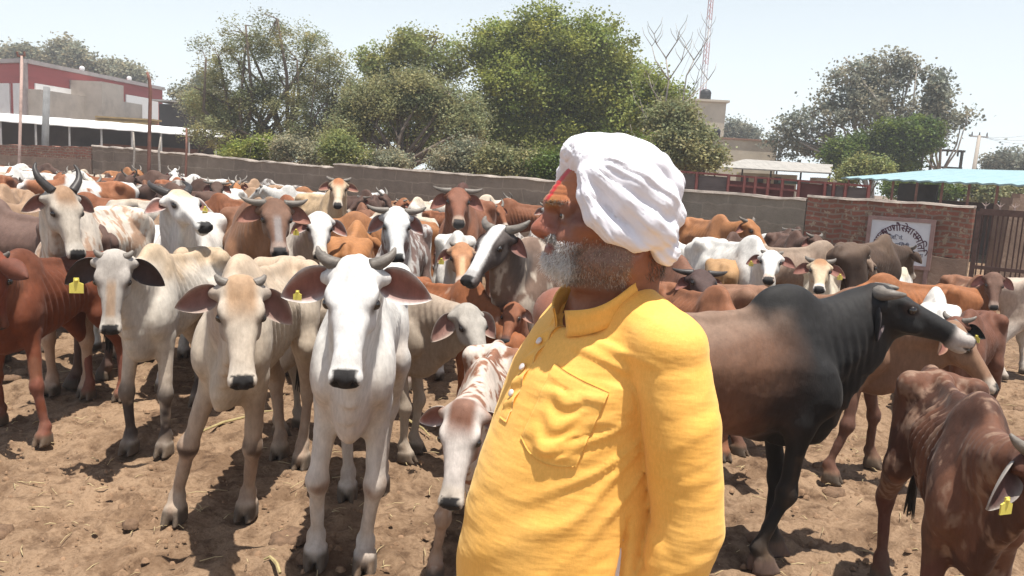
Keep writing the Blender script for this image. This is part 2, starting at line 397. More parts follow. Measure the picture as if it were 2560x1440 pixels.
def wall_piece(root, name, px0, px1, z0, z1, mt, th=.24, cope=0.0, ragged=.0, seed=0, off=0.0):
    A, B = wxy(px0), wxy(px1); z0a, z0b = z0 if isinstance(z0, tuple) else (z0, z0); z1a, z1b = z1 if isinstance(z1, tuple) else (z1, z1)
    d = (B - A); Ln = d.length; d.normalize(); nrm = Vector((d.y, -d.x, 0))
    if nrm.y > 0: nrm = -nrm
    n = max(2, int(Ln / .22)); rs = np.random.RandomState(seed); V = []; UVs = []
    jag = [0.0] * (n + 1)
    for i in range(1, n): jag[i] = (rs.rand() - .5) * 2 * ragged
    for i in range(n + 1):
        t = i / n; p = A.lerp(B, t)
        for s_, zz in ((off, z0a + (z0b - z0a) * t), (off, z1a + (z1b - z1a) * t + jag[i]), (-th, z1a + (z1b - z1a) * t + jag[i]), (-th, z0a + (z0b - z0a) * t)):
            q = p + nrm * s_; V.append((q.x, q.y, zz)); UVs.append((t * Ln + (th if s_ < 0 and 0 else 0), zz))
    F = []
    for i in range(n):
        a = i * 4; b = a + 4
        F += [(a, b, b + 1, a + 1), (a + 1, b + 1, b + 2, a + 2), (a + 2, b + 2, b + 3, a + 3)]
    F += [(0, 1, 2, 3), (n * 4 + 3, n * 4 + 2, n * 4 + 1, n * 4)]
    o = mesh_obj(name, np.array(V), F, mt, root); uv = o.data.uv_layers.new(name="uv")
    for pl in o.data.polygons:
        for li in pl.loop_indices: uv.data[li].uv = UVs[o.data.loops[li].vertex_index]
    if cope:
        V = []; F = []
        for i in range(n + 1):
            t = i / n; p = A.lerp(B, t); z = z1a + (z1b - z1a) * t + jag[i]
            for s_, zz in ((off + .03 + .012 * rs.rand(), z - .004), (off + .02, z + cope * (.7 + .6 * rs.rand())), (-th - .02, z + cope), (-th - .03, z - .004)):
                q = p + nrm * s_; V.append((q.x, q.y, zz))
        for i in range(n):
            a = i * 4; b = a + 4; F += [(a, b, b + 1, a + 1), (a + 1, b + 1, b + 2, a + 2), (a + 2, b + 2, b + 3, a + 3), (a + 3, b + 3, b, a)]
        F += [(0, 1, 2, 3), (n * 4 + 3, n * 4 + 2, n * 4 + 1, n * 4)]
        mesh_obj("coping", np.array(V), F, COPE, root)
    return nrm, d
def topz(px, py): return atdist(px, py, wp(px)).z
def wall(label, px0, px1, ytop0, ytop1, parts, **kw):
    r = empty("boundary_wall", wxy((px0 + px1) / 2)); M = r.matrix_basis.inverted(); tag(r, label, "wall", "stretches of the yard wall")
    before = set(bpy.data.objects)
    z = (topz(px0, ytop0), topz(px1, ytop1))
    for (nm, f0, f1, mt, cope, rg, off) in parts:
        wall_piece(r, nm, px0, px1, (z[0] * f0, z[1] * f0), (z[0] * f1, z[1] * f1), MAS[mt], cope=cope, ragged=rg, seed=px0 & 255, off=off)
    for o in set(bpy.data.objects) - before: o.data.transform(Matrix.Translation(-r.location))
    return r
wall("low wall of red brick over smooth plaster at the far left", -420, 230, 348, 368, [("plaster_base", 0, .80, 'brown', 0, 0, .03), ("brick_top", .80, 1, 'brick', 0, .02, 0)])
wall("rough stone wall with a pale ragged top behind the leaning poles", 232, 836, 365, 420, [("wall", 0, 1, 'plaster', .03, .03, 0)])
wall("long grey brown wall in front of the trees", 838, 1700, 412, 478, [("wall", 0, 1, 'plaster', .03, .012, .06)])
wall("grey plastered wall with a pale coping right of the turban", 1701, 2022, 478, 502, [("wall", 0, 1, 'grey', .035, .012, 0)])
wall("crumbling red brick wall that carries the painted sign", 2024, 2445, 492, 520, [("stone_foot", 0, .52, 'brown', 0, .02, .05), ("brickwork", .52, 1, 'brick', .03, .012, .0)])
def beyond():
    a = wxy(2445); d = (a - wxy(2024)).normalized(); p = a + d * 2.75; n = Vector((d.y, -d.x, 0)); m = MB(); q = p + d * 9; mid = (p + q) / 2; m.box((0, 0, .78), (9, .24, 1.56)); o = m.build("boundary_wall", MAS['brown']); o.location = mid; o.rotation_euler = (0, 0, math.atan2(d.y, d.x)); tag(o, "plain brown wall going on past the far side of the gate", "wall", "stretches of the yard wall")
beyond()
# ---- painted sign
def sign():
    a, b = wxy(2192), wxy(2352); d = (b - a).normalized(); n = Vector((d.y, -d.x, 0)); n = -n if n.y > 0 else n
    zt = (topz(2192, 546) + topz(2352, 553)) / 2; zb = (topz(2192, 655) + topz(2340, 672)) / 2; w = (b - a).length; hgt = zt - zb; c = (a + b) / 2 + n * .10; c.z = (zt + zb) / 2
    r = empty("painted_sign", c); ang = math.atan2(d.y, d.x); r.rotation_euler = (0, 0, ang)
    tag(r, "white painted board with an arch of dark letters hung on the brick wall", "sign")
    m = MB(); m.box((0, 0, 0), (w, .02, hgt)); m.build("board", mat("sign_white", (.60, .62, .66), .6, .12, 3, 0), r)
    m = MB(); t = .055
    for cx, cz, sx, sz in ((0, hgt / 2, w + t, t), (0, -hgt / 2, w + t, t), (-w / 2, 0, t, hgt - t), (w / 2, 0, t, hgt - t)): m.box((cx, -.004, cz), (sx, .045, sz))
    m.box((w / 2 - .02, .0, -hgt / 2 - .17), (t, .04, .30)); m.build("frame", mat("sign_frame", (.26, .17, .155), .7, .3, 8, .2), r)
    ink = mat("sign_ink", (.085, .035, .055), .8, .3, 20, 0); ink2 = mat("sign_ink_blue", (.10, .10, .15), .8, .4, 20, 0)
    bpy.context.view_layer.update()
    def text(s, x, z, size, rot, mt, name="lettering"):
        cu = bpy.data.curves.new("lettering", 'FONT'); cu.body = s; cu.size = size; cu.align_x = 'CENTER'; cu.align_y = 'CENTER'; cu.extrude = .002; cu.offset = size * .012; cu.resolution_u = 3
        o = bpy.data.objects.new(name, cu); COL.objects.link(o); bpy.context.view_layer.update()
        me = bpy.data.meshes.new_from_object(o.evaluated_get(bpy.context.evaluated_depsgraph_get())); bpy.data.objects.remove(o)
        me.materials.clear(); me.materials.append(mt); o = bpy.data.objects.new(name, me); COL.objects.link(o); o.parent = r
        o.matrix_local = Matrix.Translation((x, -.0135, z)) @ Matrix.Rotation(rot, 4, 'Y') @ Matrix.Rotation(rad(90), 4, 'X'); return o
    words = [("रा", 168), ("धा", 155), ("कृ", 137), ("ष्ण", 121), ("गौ", 99), ("से", 80), ("वा", 66), ("स", 46), ("मि", 30), ("ति", 10)]
    R_ = w * .355; cz = -hgt * .16
    for s, a_ in words:
        t_ = rad(a_); text(s, R_ * math.cos(t_) * 1.02, cz + R_ * math.sin(t_) * 1.06, hgt * .205, -(t_ - math.pi / 2) * 1.0, ink)
    text("रजि. नं.", -w * .06, hgt * .10, hgt * .12, 0, ink2); text("२८ सिरोही.", -.0, -hgt * .06, hgt * .12, 0, ink2)
    text("गौशाला स्थान मान्यता", w * .06, -hgt * .24, hgt * .105, 0, ink2); text("सेवा में दान दें", w * .10, -hgt * .34, hgt * .105, 0, ink2); text("संपर्क करें", w * .04, -hgt * .43, hgt * .10, 0, ink2)
sign()
# ---- gate at the right edge
def gate():
    a, b = wxy(2462), wxy(2462) + (wxy(2445) - wxy(2024)).normalized() * 2.6; d = (b - a).normalized(); n = Vector((d.y, -d.x, 0)); n = -n if n.y > 0 else n
    H = topz(2470, 530) ; r = empty("iron_gate", a + n * .05); r.rotation_euler = (0, 0, math.atan2(d.y, d.x)); tag(r, "rusty gate of upright iron rods with a spiked top rail at the right edge", "gate")
    rust = mat("gate_rust", (.10, .06, .05), .8, .4, 12, .4, 60, .004); m = MB()
    for z, t in ((H, .09), (H * .47, .05), (.15, .06)): m.box((1.3, 0, z), (2.6, .05, t))
    m.box((0, 0, H / 2), (.06, .06, H)); m.box((2.6, 0, H / 2), (.06, .06, H)); m.build("gate_frame", rust, r)
    m = MB(); rs = np.random.RandomState(4)
    for i in range(42):
        x = .05 + i * .061; m.tube([(x, 0, .12), (x + .01 * rs.randn(), .0, H * .5), (x, 0, H - .03)], .011, 6)
    m.build("rods", rust, r); SPK = mat("spikes", (.36, .28, .25), .7, .3, 12, 0)
    for i in range(15):
        m = MB(); x = .06 + i * .18; m.tube([(x, 0, H + .04), (x, 0, H + .15)], [.012, .004], 5); m.tube([(x, 0, H + .08), (x - .05, 0, H + .13)], [.01, .003], 5); m.tube([(x, 0, H + .08), (x + .05, 0, H + .13)], [.01, .003], 5); m.build("spike", SPK, r)
gate()
def pile():   # tapering pale block over the gate corner
    p = atdist(2548, 515, 12.6); m = MB(); m.box((p.x, p.y, p.z * .5), (.55, .4, p.z)); m.box((p.x, p.y, p.z + .06), (.42, .32, .12)); m.box((p.x + .05, p.y, p.z + .15), (.25, .22, .08))
    tag(m.build("brick_pillar", MAS['brown']), "stepped stone pillar rising behind the gate", "pillar")
pile()
# ------------------------------------------------------------------ trees
def leaf_material(name, col, col2):
    m = bpy.data.materials.new(name); nt, N, L, B = nodes_of(m)
    at = N.new("ShaderNodeAttribute"); at.attribute_name = "coat"
    f = noise(nt, 3.0, 3, .6); c = mixc(nt, 1.0, ramp(nt, f, [(.35, col2), (.65, col)]), at.outputs["Color"], 'MULTIPLY')
    L.new(c, B.inputs["Base Color"]); B.inputs["Roughness"].default_value = .55; B.inputs["Specular IOR Level"].default_value = .35
    tr = N.new("ShaderNodeBsdfTranslucent"); L.new(c, tr.inputs[0]); mx = N.new("ShaderNodeMixShader"); mx.inputs[0].default_value = .45
    L.new(B.outputs[0], mx.inputs[1]); L.new(tr.outputs[0], mx.inputs[2]); L.new(mx.outputs[0], N["Material Output"].inputs[0]); return m
LEAF = dict(olive=leaf_material("leaf_olive", (.35, .35, .17), (.24, .24, .115)), green=leaf_material("leaf_green", (.34, .37, .085), (.22, .25, .06)),
            grey=leaf_material("leaf_grey", (.38, .37, .24), (.26, .25, .17)), dark=leaf_material("leaf_dark", (.16, .22, .045), (.095, .13, .03)), broad=leaf_material("leaf_broad", (.33, .33, .25), (.21, .21, .16)), lime=leaf_material("leaf_lime", (.36, .38, .14), (.24, .26, .09)))
BARK = mat("bark", (.16, .125, .10), .95, .4, 12, .8, 40, .02)
BARKP = mat("bark_pale", (.34, .30, .26), .9, .3, 12, .6, 40, .02)
def tree(label, px, Y, lobes, leaf, n_clump, per, size, spread, seed, trunkr=.12, name="tree", bark=None, ground_px=None, elong=1.6, group="trees beyond the wall", stems=1, droop=0.0, depth=.75):
    """lobes: (cx, cy, rx, ry) in photo pixels at depth Y; real crowns, rounded in depth as well"""
    rs = np.random.RandomState(seed); base = atdist(px, 500, Y); base.z = 0; r = empty(name, base); tag(r, label, "bush" if "bush" in name else "tree", group)
    k = Y / FPX; L3 = []
    for i, (cx, cy, rx, ry) in enumerate(lobes):
        c = atdist(cx, cy, Y); L3.append((np.array([c.x, Y + (rs.rand() - .5) * rx * k * .9, c.z]) - np.array(base), np.array([rx * k, max(rx, ry) * k * depth, ry * k])))
    vol = np.array([np.prod(l[1]) for l in L3]) ** .8; vol /= vol.sum(); C = []
    for i in range(n_clump):
        c, rr = L3[rs.choice(len(L3), p=vol)]; d = rs.randn(3); d /= np.linalg.norm(d); q = rs.rand() ** .42 * (.88 + .18 * rs.rand()); p = c + d * rr * q
        if p[2] < .1: p[2] = .1 + rs.rand() * .4
        C.append(p)
    C = np.array(C)
    # limbs
    m = MB(); hubs = []; cen = np.average([l[0] for l in L3], axis=0); low = min(l[0][2] - l[1][2] for l in L3); fork = max(.35, min(low + .4, cen[2] * .45))
    for s_ in range(stems):
        off = np.array([rs.randn() * .25, rs.randn() * .2, 0]) * (stems > 1); f = np.array([cen[0] * .25, 0, fork]) + off * 1.6
        m.tube([off, off * .6 + f * [.3, .3, .5] + rs.randn(3) * [.06, .06, 0], f], [trunkr * 1.3, trunkr, trunkr * .85], 7)
        for l, rr in L3:
            for _ in range(3 if len(L3) < 4 else 2):
                h = l + rs.randn(3) * rr * .33; mid = f + (h - f) * .5 + rs.randn(3) * .18 * np.linalg.norm(h - f) * .5; m.tube([f, mid, h], [trunkr * .6, trunkr * .42, trunkr * .22], 6); hubs += [(mid, trunkr * .3), (h, trunkr * .2)]
    H = np.array([h[0] for h in hubs])
    for j in range(len(C)):
        if j % 2 and n_clump > 200: continue
        i = np.argmin(((H - C[j]) ** 2).sum(1) + rs.rand(len(H)) * .4); a = H[i]; mid = (a + C[j]) / 2 + rs.randn(3) * .07 * np.linalg.norm(C[j] - a); m.tube([a, mid, C[j]], [hubs[i][1] * .55 + .006, .014, .006], 4, cap=False)
    m.build("trunk", bark or BARK, r, True)
    size *= .72; per = int(per * 1.55); n = n_clump * per; ci = np.repeat(np.arange(n_clump), per); sc = spread * (.6 + .8 * rs.rand(n_clump))[ci][:, None]
    O = rs.randn(n, 3) * sc * [1, 1, .75]; P = C[ci] + O; P[:, 2] -= droop * np.abs(rs.randn(n)) ; P[:, 2] = np.maximum(P[:, 2], .03)
    U = rs.randn(n, 3); U[:, 2] = U[:, 2] * .5 - droop; U /= np.linalg.norm(U, axis=1, keepdims=True); Wd = np.cross(U, rs.randn(n, 3)); Wd /= np.linalg.norm(Wd, axis=1, keepdims=True)
    sz = size * (.6 + .8 * rs.rand(n))[:, None]; a = U * sz * elong * .5; b = Wd * sz * .5
    V = np.stack([P - a, P - a * .1 + b, P + a, P - a * .1 - b], 1).reshape(-1, 3); F = np.arange(4 * n).reshape(-1, 4)
    tint = (.62 + .65 * rs.rand(n_clump))[ci] * (.8 + .4 * rs.rand(n)); hue = (rs.rand(n_clump) - .5)[ci] * .28
    col = np.stack([tint * (1 + hue), tint, tint * (1 - hue * .6)], 1); mesh_obj("crown", V, F, LEAF[leaf], r, False, np.repeat(col, 4, 0)); return r
tree("tall feathery grey green tree with thin spreading limbs left of centre", 655, 31, [(560, 150, 70, 62), (660, 100, 90, 62), (760, 130, 70, 70), (520, 240, 60, 55), (610, 250, 90, 70), (720, 240, 100, 80), (560, 330, 80, 50), (700, 340, 90, 55), (620, 370, 80, 40)], 'olive', 330, 100, .050, .19, 11, .16, elong=2.6, droop=.05, stems=2)
tree("twiggy thin tree between the feathery tree and the broad green ones", 820, 30, [(830, 180, 50, 55), (800, 280, 60, 60), (860, 250, 50, 60), (760, 330, 50, 40), (820, 370, 60, 45)], 'olive', 210, 70, .05, .20, 12, .10, elong=2.4, stems=3)
tree("green tree with an open tufted top behind the umbrella shaped grey one", 1020, 33, [(950, 160, 60, 50), (1040, 130, 75, 48), (1120, 150, 50, 50), (1000, 240, 110, 70), (1060, 340, 110, 60), (900, 330, 70, 70)], 'lime', 420, 75, .10, .22, 13, .15, elong=1.5)
tree("grey green tree with a low forking trunk and an umbrella crown", 1010, 26, [(930, 260, 80, 50), (1030, 235, 95, 60), (1130, 270, 80, 55), (880, 320, 60, 45), (1160, 330, 50, 50)], 'olive', 340, 95, .07, .19, 14, .13, stems=2)
tree("largest dense bright green tree rising above the turban", 1380, 33, [(1250, 130, 85, 75), (1370, 100, 105, 68), (1480, 130, 95, 75), (1560, 190, 55, 65), (1300, 220, 120, 80), (1440, 240, 130, 90), (1260, 320, 90, 80), (1400, 360, 130, 70), (1540, 300, 60, 90), (1200, 380, 70, 50)], 'green', 900, 95, .11, .26, 15, .26, elong=1.45)
tree("shrubby tree with pale tufts beside the bare branches", 1655, 29, [(1640, 220, 38, 45), (1680, 260, 45, 45), (1620, 290, 45, 60)], 'green', 150, 70, .10, .18, 16, .08)
tree("dense olive tree in front of the cream building", 1720, 24.5, [(1675, 300, 50, 42), (1728, 345, 48, 38), (1680, 370, 80, 50), (1750, 395, 48, 36)], 'olive', 330, 80, .085, .17, 17, .10)
tree("low round bush leaning over the wall at the left", 630, 24.8, [(600, 385, 50, 32), (660, 375, 50, 32), (640, 420, 60, 30)], 'green', 120, 90, .065, .13, 18, .05, name="bush", group="bushes along the wall")
ub = [("scrubby bush behind the step in the wall", 730, 23.5, [(720, 375, 38, 30), (775, 385, 40, 30)], 'grey', 70), ("tangled bush just right of the wall step", 870, 22.5, [(850, 375, 36, 38), (905, 405, 30, 22)], 'lime', 130), ("pale grey bush left of the forking trunk", 960, 22.5, [(940, 410, 36, 22), (980, 405, 36, 25)], 'grey', 90),
      ("bushy pale shrub right of the forking trunk", 1130, 22.0, [(1110, 405, 36, 30), (1165, 395, 40, 42), (1205, 410, 36, 35)], 'grey', 150), ("green undergrowth bush below the largest tree", 1260, 21.5, [(1240, 405, 40, 42), (1300, 415, 44, 36)], 'olive', 140), ("shaded bush left of the turban", 1370, 21.5, [(1360, 420, 46, 38), (1420, 420, 46, 44)], 'dark', 150),
      ("bush behind the turban", 1520, 22, [(1500, 400, 60, 70), (1580, 400, 50, 60)], 'dark', 130)]
for i, (lb, px, Y, lo, lf, n) in enumerate(ub): tree(lb, px, Y, lo, lf, n, 80, .06, .14, 30 + i, .04, name="bush", stems=3, group="bushes along the wall")
tree("tall sparse tree with tufted pale leaves on the right", 2170, 45, [(2110, 200, 50, 55), (2200, 190, 70, 55), (2260, 170, 50, 45), (2080, 270, 70, 55), (2190, 270, 90, 65), (2000, 310, 55, 40), (1960, 350, 45, 45), (2060, 370, 80, 45)], 'broad', 360, 30, .19, .24, 19, .13, elong=1.15, bark=BARKP, stems=2)
tree("sparse tree with drooping outer tufts at the far right", 2345, 44, [(2340, 210, 28, 42), (2350, 270, 50, 50), (2410, 290, 35, 35), (2330, 330, 60, 50)], 'broad', 150, 30, .19, .22, 20, .10, elong=1.15, bark=BARKP)
tree("compact round dark green tree in front of the sparse one", 2262, 38, [(2230, 340, 48, 42), (2290, 340, 55, 44), (2250, 390, 70, 42)], 'dark', 330, 80, .11, .18, 21, .14)
tree("small dark tree left of the compact round one", 2120, 38, [(2110, 390, 55, 40), (2150, 370, 40, 40)], 'dark', 120, 70, .11, .2, 27, .1)
tree("yellow green shrub beside the blue roof", 2165, 30, [(2150, 415, 38, 24), (2195, 420, 30, 20), (2120, 440, 25, 20)], 'lime', 110, 70, .085, .13, 22, .05, name="bush", group="bushes along the wall")
tree("shaded bush seen under the left part of the blue roof", 2330, 34, [(2270, 470, 60, 30), (2340, 475, 60, 32)], 'dark', 160, 60, .10, .16, 61, .06, name="bush", group="bushes along the wall")
tree("shaded bush seen under the right part of the blue roof", 2490, 34, [(2440, 480, 60, 32), (2530, 485, 60, 34)], 'olive', 160, 60, .10, .16, 62, .06, name="bush", group="bushes along the wall")
tree("hazy tree cut by the right edge", 2520, 60, [(2500, 410, 35, 30), (2545, 405, 40, 35), (2570, 440, 40, 30)], 'broad', 130, 60, .2, .3, 23, .12)
tree("small hazy tree on the skyline left of the cream wall end", 1850, 80, [(1840, 320, 25, 22), (1875, 335, 20, 15), (1850, 345, 35, 15)], 'broad', 90, 60, .22, .4, 24, .15)
for i, (px, lo, lb) in enumerate([(60, [(20, 150, 35, 22), (60, 140, 40, 20)], "far pale tree over the left end of the factory roof"), (180, [(160, 130, 32, 30), (200, 150, 40, 28), (130, 150, 30, 22)], "tallest far pale tree behind the factory roof"), (300, [(270, 175, 40, 18), (330, 190, 35, 16)], "low far trees' last crown at the right end of the factory roof")]):
    tree(lb.replace("low far trees' last crown", "low far pale tree"), px, 95, lo, 'grey', 130, 55, .30, .5, 50 + i, .2, group="far trees behind the factory")
tree("hazy tree behind the feathery one's left side", 490, 55, [(500, 210, 45, 28), (470, 240, 35, 20), (520, 260, 60, 40)], 'grey', 160, 60, .16, .3, 25, .15)
tree("greyish low tree by the end of the white roof", 480, 34, [(500, 265, 34, 26), (560, 300, 40, 26)], 'olive', 80, 70, .08, .17, 26, .08)
def bare_tree():
    base = atdist(1650, 500, 27); base.z = 0; r = empty("bare_tree", base); tag(r, "leafless pale tree with forked twigs above the turban", "tree", "trees beyond the wall"); m = MB(); rs = np.random.RandomState(5); k = 27 / FPX
    def g(px, py): p = atdist(px, py, 27 + rs.randn() * .2) - base; return p
    def br(pts, r0, dep):
        P = [g(*p) for p in pts]; m.tube(P, list(np.linspace(r0, r0 * .45, len(P))), 6)
        if dep:
            for j in range(1, len(pts)):
                for s_ in (-1, 1):
                    if rs.rand() < .85:
                        x, y = pts[j]; a = rs.uniform(25, 60) / (3 - dep) ** .7; q = (x + s_ * a * .6, y - a * .9); q2 = (q[0] + s_ * a * .15, q[1] - a * .6); br([(x, y), q, q2], r0 * .5, dep - 1)
    br([(1655, 470), (1620, 400), (1640, 330), (1662, 270), (1672, 200), (1665, 145)], .045, 2); br([(1640, 380), (1690, 320), (1706, 260), (1716, 190), (1735, 150)], .035, 2); br([(1655, 300), (1720, 250), (1770, 200)], .028, 1); m.build("branches", BARKP, r, True)
bare_tree()
# ------------------------------------------------------------------ buildings and sheds
def quadbox(m, A, B, z0, z1, depth, off=0.0):
    """a wall slab from A to B (ground points), pushed back by depth away from the camera"""
    A, B = Vector((A.x, A.y, 0)), Vector((B.x, B.y, 0)); d = (B - A).normalized(); n = Vector((-d.y, d.x, 0)); n = n if n.y > 0 else -n
    P = [A - n * off, B - n * off, B + n * depth, A + n * depth]; m.add([(p.x, p.y, z) for z in (z0, z1) for p in P], [(3, 2, 1, 0), (4, 5, 6, 7), (0, 1, 5, 4), (1, 2, 6, 5), (2, 3, 7, 6), (3, 0, 4, 7)])
def at(px, Y): p = atdist(px, 400, Y); p.z = 0; return p
def zat(px, py, Y): return atdist(px, py, Y).z
WHITE = mat("white_sheet", (.78, .78, .77), .5, .06, 2, .1); CREAM = mat("cream_wall", (.56, .50, .40), .9, .18, 1.2, .3, 8, .02); PLAST = mat("grey_plaster", (.43, .38, .33), .95, .25, .8, .3, 6, .02)
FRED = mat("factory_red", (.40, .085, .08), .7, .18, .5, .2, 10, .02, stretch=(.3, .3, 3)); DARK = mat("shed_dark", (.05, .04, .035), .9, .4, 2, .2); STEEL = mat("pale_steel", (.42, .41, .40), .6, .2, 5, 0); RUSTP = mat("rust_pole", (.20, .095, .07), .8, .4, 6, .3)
def factory():
    Ya, Yb = 56, 73; A, B = at(68, Ya), at(407, Yb); r = empty("factory_building", (0, 0, 0)); tag(r, "long red factory hall with grey plastered lower walls and white panels", "building")
    H = zat(68, 158, Ya); d = (B - A).normalized(); n = Vector((-d.y, d.x, 0)); C = A + n * 30
    C = at(-420, 70); m = MB(); D_ = C + (B - A); m.add([(p.x, p.y, z) for z in (0, H) for p in (A, B, D_, C)], [(3, 2, 1, 0), (0, 1, 5, 4), (1, 2, 6, 5), (2, 3, 7, 6), (3, 0, 4, 7), (4, 5, 6, 7)]); m.build("wall", FRED, r)
    roof = mat("factory_roof", (.38, .34, .33), .7, .2, 1, 0); m = MB(); quadbox(m, A, B, H + .004, H + .28, .3, .25); m.build("roof_edge", roof, r); m = MB(); m.add([(p.x, p.y, z) for z in (H + .005, H + .28) for p in (A + Vector((0, -.3, 0)), A + Vector((.4, .3, 0)), C + Vector((.4, .3, 0)), C + Vector((0, -.3, 0)))], [(0, 1, 2, 3), (4, 7, 6, 5), (0, 4, 5, 1), (1, 5, 6, 2), (2, 6, 7, 3), (3, 7, 4, 0)]); m.build("roof_edge", roof, r)
    def span(px):   # point on the face A-B seen at photo column px
        lo, hi = -.2, 1.2
        for _ in range(40):
            t = (lo + hi) / 2; p = A.lerp(B, t); x = project([(p.x, p.y, 3)])[0][0]; lo, hi = (t, hi) if x < px else (lo, t)
        return A.lerp(B, t)
    def panel(px0, px1, py0, py1, mt, nm, off, z0=None, dep=.05):
        a, b = span(px0), span(px1); z1 = zat(px0, py0, a.y); zb = z0 if z0 is not None else zat(px0, py1, a.y); mm = MB(); quadbox(mm, a, b, zb, z1, -.02, off); mm.build(nm, mt, r)
    panel(66, 300, 222, 0, PLAST, "plaster_wall", 1.2, 0.0); panel(176, 232, 200, 0, PLAST, "plaster_tower", 2.6, 0.0); panel(232, 302, 248, 0, PLAST, "plaster_wall", 1.9, 0.0)
    panel(88, 188, 208, 224, WHITE, "white_panel", .12); panel(229, 302, 225, 243, WHITE, "white_panel", .12); panel(314, 393, 236, 292, WHITE, "white_panel", .12)
    d2 = (C - A); 
    for i, (f0, f1) in enumerate(((.01, .045), (.06, .105), (.12, .165), (.18, .225), (.24, .285))):
        a, b = A + d2 * f0, A + d2 * f1; mm = MB(); nn = Vector((-.35, -.94, 0)) * .1; z1 = H - 1.35
        mm.add([(p.x, p.y, z) for z in (0, z1) for p in (a + nn, b + nn, b, a)], [(3, 2, 1, 0), (4, 5, 6, 7), (0, 1, 5, 4), (1, 2, 6, 5), (2, 3, 7, 6), (3, 0, 4, 7)]); mm.build("white_panel", WHITE, r)
    m = MB(); m.beam((A.x, A.y - .1, 0), (A.x, A.y - .1, H), .35); m.build("corner_post", mat("corner_grey", (.3, .25, .24), .8, .2, 3, 0), r)
    for i, (px, py) in enumerate(((190, 168), (310, 192))): p = span(px); mm = MB(); uvsphere(mm, (p.x, p.y + 1, H + .45), .2, 10, 6); mm.tube([(p.x, p.y + 1, H + .2), (p.x, p.y + 1, H + .5)], .12, 8); mm.build("roof_vent", WHITE, r, True)
factory()
def dark_lean():
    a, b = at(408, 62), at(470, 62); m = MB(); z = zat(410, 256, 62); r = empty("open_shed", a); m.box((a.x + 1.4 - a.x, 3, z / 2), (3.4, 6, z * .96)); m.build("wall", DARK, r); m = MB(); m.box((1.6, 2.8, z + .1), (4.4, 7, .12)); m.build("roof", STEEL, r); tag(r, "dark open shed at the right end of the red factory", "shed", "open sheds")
dark_lean()
def stack():
    a, b = at(250, 50), at(400, 50); m = MB(); z = zat(320, 293, 50); rs = np.random.RandomState(2)
    for i in range(7):
        m.box(((a.x + b.x) / 2 - a.x + rs.randn() * .1, rs.randn() * .1, z - .1 - i * .12), ((b.x - a.x) * (.95 - .05 * i % 2), 1.2, .10), tilt=None)
    m.box(((b.x - a.x) / 2, 0, (z - .9) / 2), (b.x - a.x, 1.4, z - .9)); o = m.build("timber_stack", mat("timber", (.42, .30, .14), .85, .3, 3, .3, 10, .02)); o.location = (a.x, a.y, 0); tag(o, "stacked ochre planks above the white shed roof", "timber stack")
stack()
def long_shed():
    A, B = at(-330, 33.5), at(700, 45.5); r = empty("long_shed", A); tag(r, "long low cattle shed under a bright white sheet roof behind the wall", "shed", "open sheds"); B = B - A; A = Vector((0, 0, 0)); d = B.normalized(); n = Vector((-d.y, d.x, 0)); n = n if n.y > 0 else -n
    z0, z1 = 2.72, 3.16; m = MB(); N_ = 60; V = []; F = []
    for i in range(N_ + 1):
        p = A.lerp(B, i / N_)
        for o_, z in ((-.1, z0), (3.4, z1), (3.4, z1 - .04), (-.1, z0 - .05)): q = p + n * o_; V.append((q.x, q.y, z + .012 * math.sin(i * 1.7)))
    for i in range(N_): a = i * 4; b = a + 4; F += [(a, b, b + 1, a + 1), (a + 1, b + 1, b + 2, a + 2), (a + 2, b + 2, b + 3, a + 3), (a + 3, b + 3, b, a)]
    F += [(0, 1, 2, 3), (N_ * 4 + 3, N_ * 4 + 2, N_ * 4 + 1, N_ * 4)]; m.add(V, F); m.build("roof", WHITE, r)
    m = MB(); L_ = B.length
    for i in range(13):
        m = MB(); p = A.lerp(B, (i + .4) / 13); m.tube([(p.x, p.y, 0), (p.x, p.y, z0 - .03)], .05, 6); m.build("post", STEEL, r)
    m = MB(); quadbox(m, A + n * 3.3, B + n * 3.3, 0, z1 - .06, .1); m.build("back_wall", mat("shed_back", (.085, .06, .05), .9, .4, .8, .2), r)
    m = MB(); quadbox(m, A.lerp(B, .52) + n * 2.4, A.lerp(B, .80) + n * 2.4, 0, 2.0, .08); m.build("hay_screen", mat("rust_screen", (.22, .085, .04), .9, .4, 1.5, .3), r)
long_shed()
# ------------------------------------------------------------------ poles
def pole(name, label, pts, Y, r, mt, cat="pole", extra=None, group=None):
    P = [atdist(x, y, Y) for x, y in pts]; base = Vector((P[0].x, P[0].y, 0)); rt = empty(name, base); tag(rt, label, cat, group); m = MB(); Q = [Vector((0, 0, 0))] + [p - base for p in P]; m.tube(Q, r, 8); m.build("shaft", mt, rt, True)
    if extra: extra(rt, base)
    return rt
def top_insul(rt, base):
    t = atdist(53, 132, 24.0) - base; m = MB(); m.beam(t + Vector((-.12, 0, -.1)), t + Vector((.12, 0, -.08)), .04); m.tube([t + Vector((-.1, 0, -.1)), t + Vector((-.12, 0, .02))], .03, 6); m.tube([t + Vector((.1, 0, -.08)), t + Vector((.09, 0, .04))], .03, 6); m.build("insulators", RUSTP, rt)
pole("electric_pole", "thin rusty pole with small insulators in front of the wall at far left", [(48, 412), (55, 140)], 24.0, [.048, .045, .04], mat("pole_pale", (.42, .30, .26), .8, .35, 5, .3), extra=top_insul)
pole("concrete_post", "short thick grey post standing behind the brick wall", [(113, 350), (117, 217)], 30, [.13, .13, .12], mat("post_grey", (.22, .22, .22), .9, .2, 4, .2))
pole("bent_pole", "dark rusty pole with a bent top beside the long shed", [(372, 420), (376, 225), (373, 198), (368, 180)], 21.5, [.05, .048, .045, .04, .03], RUSTP)
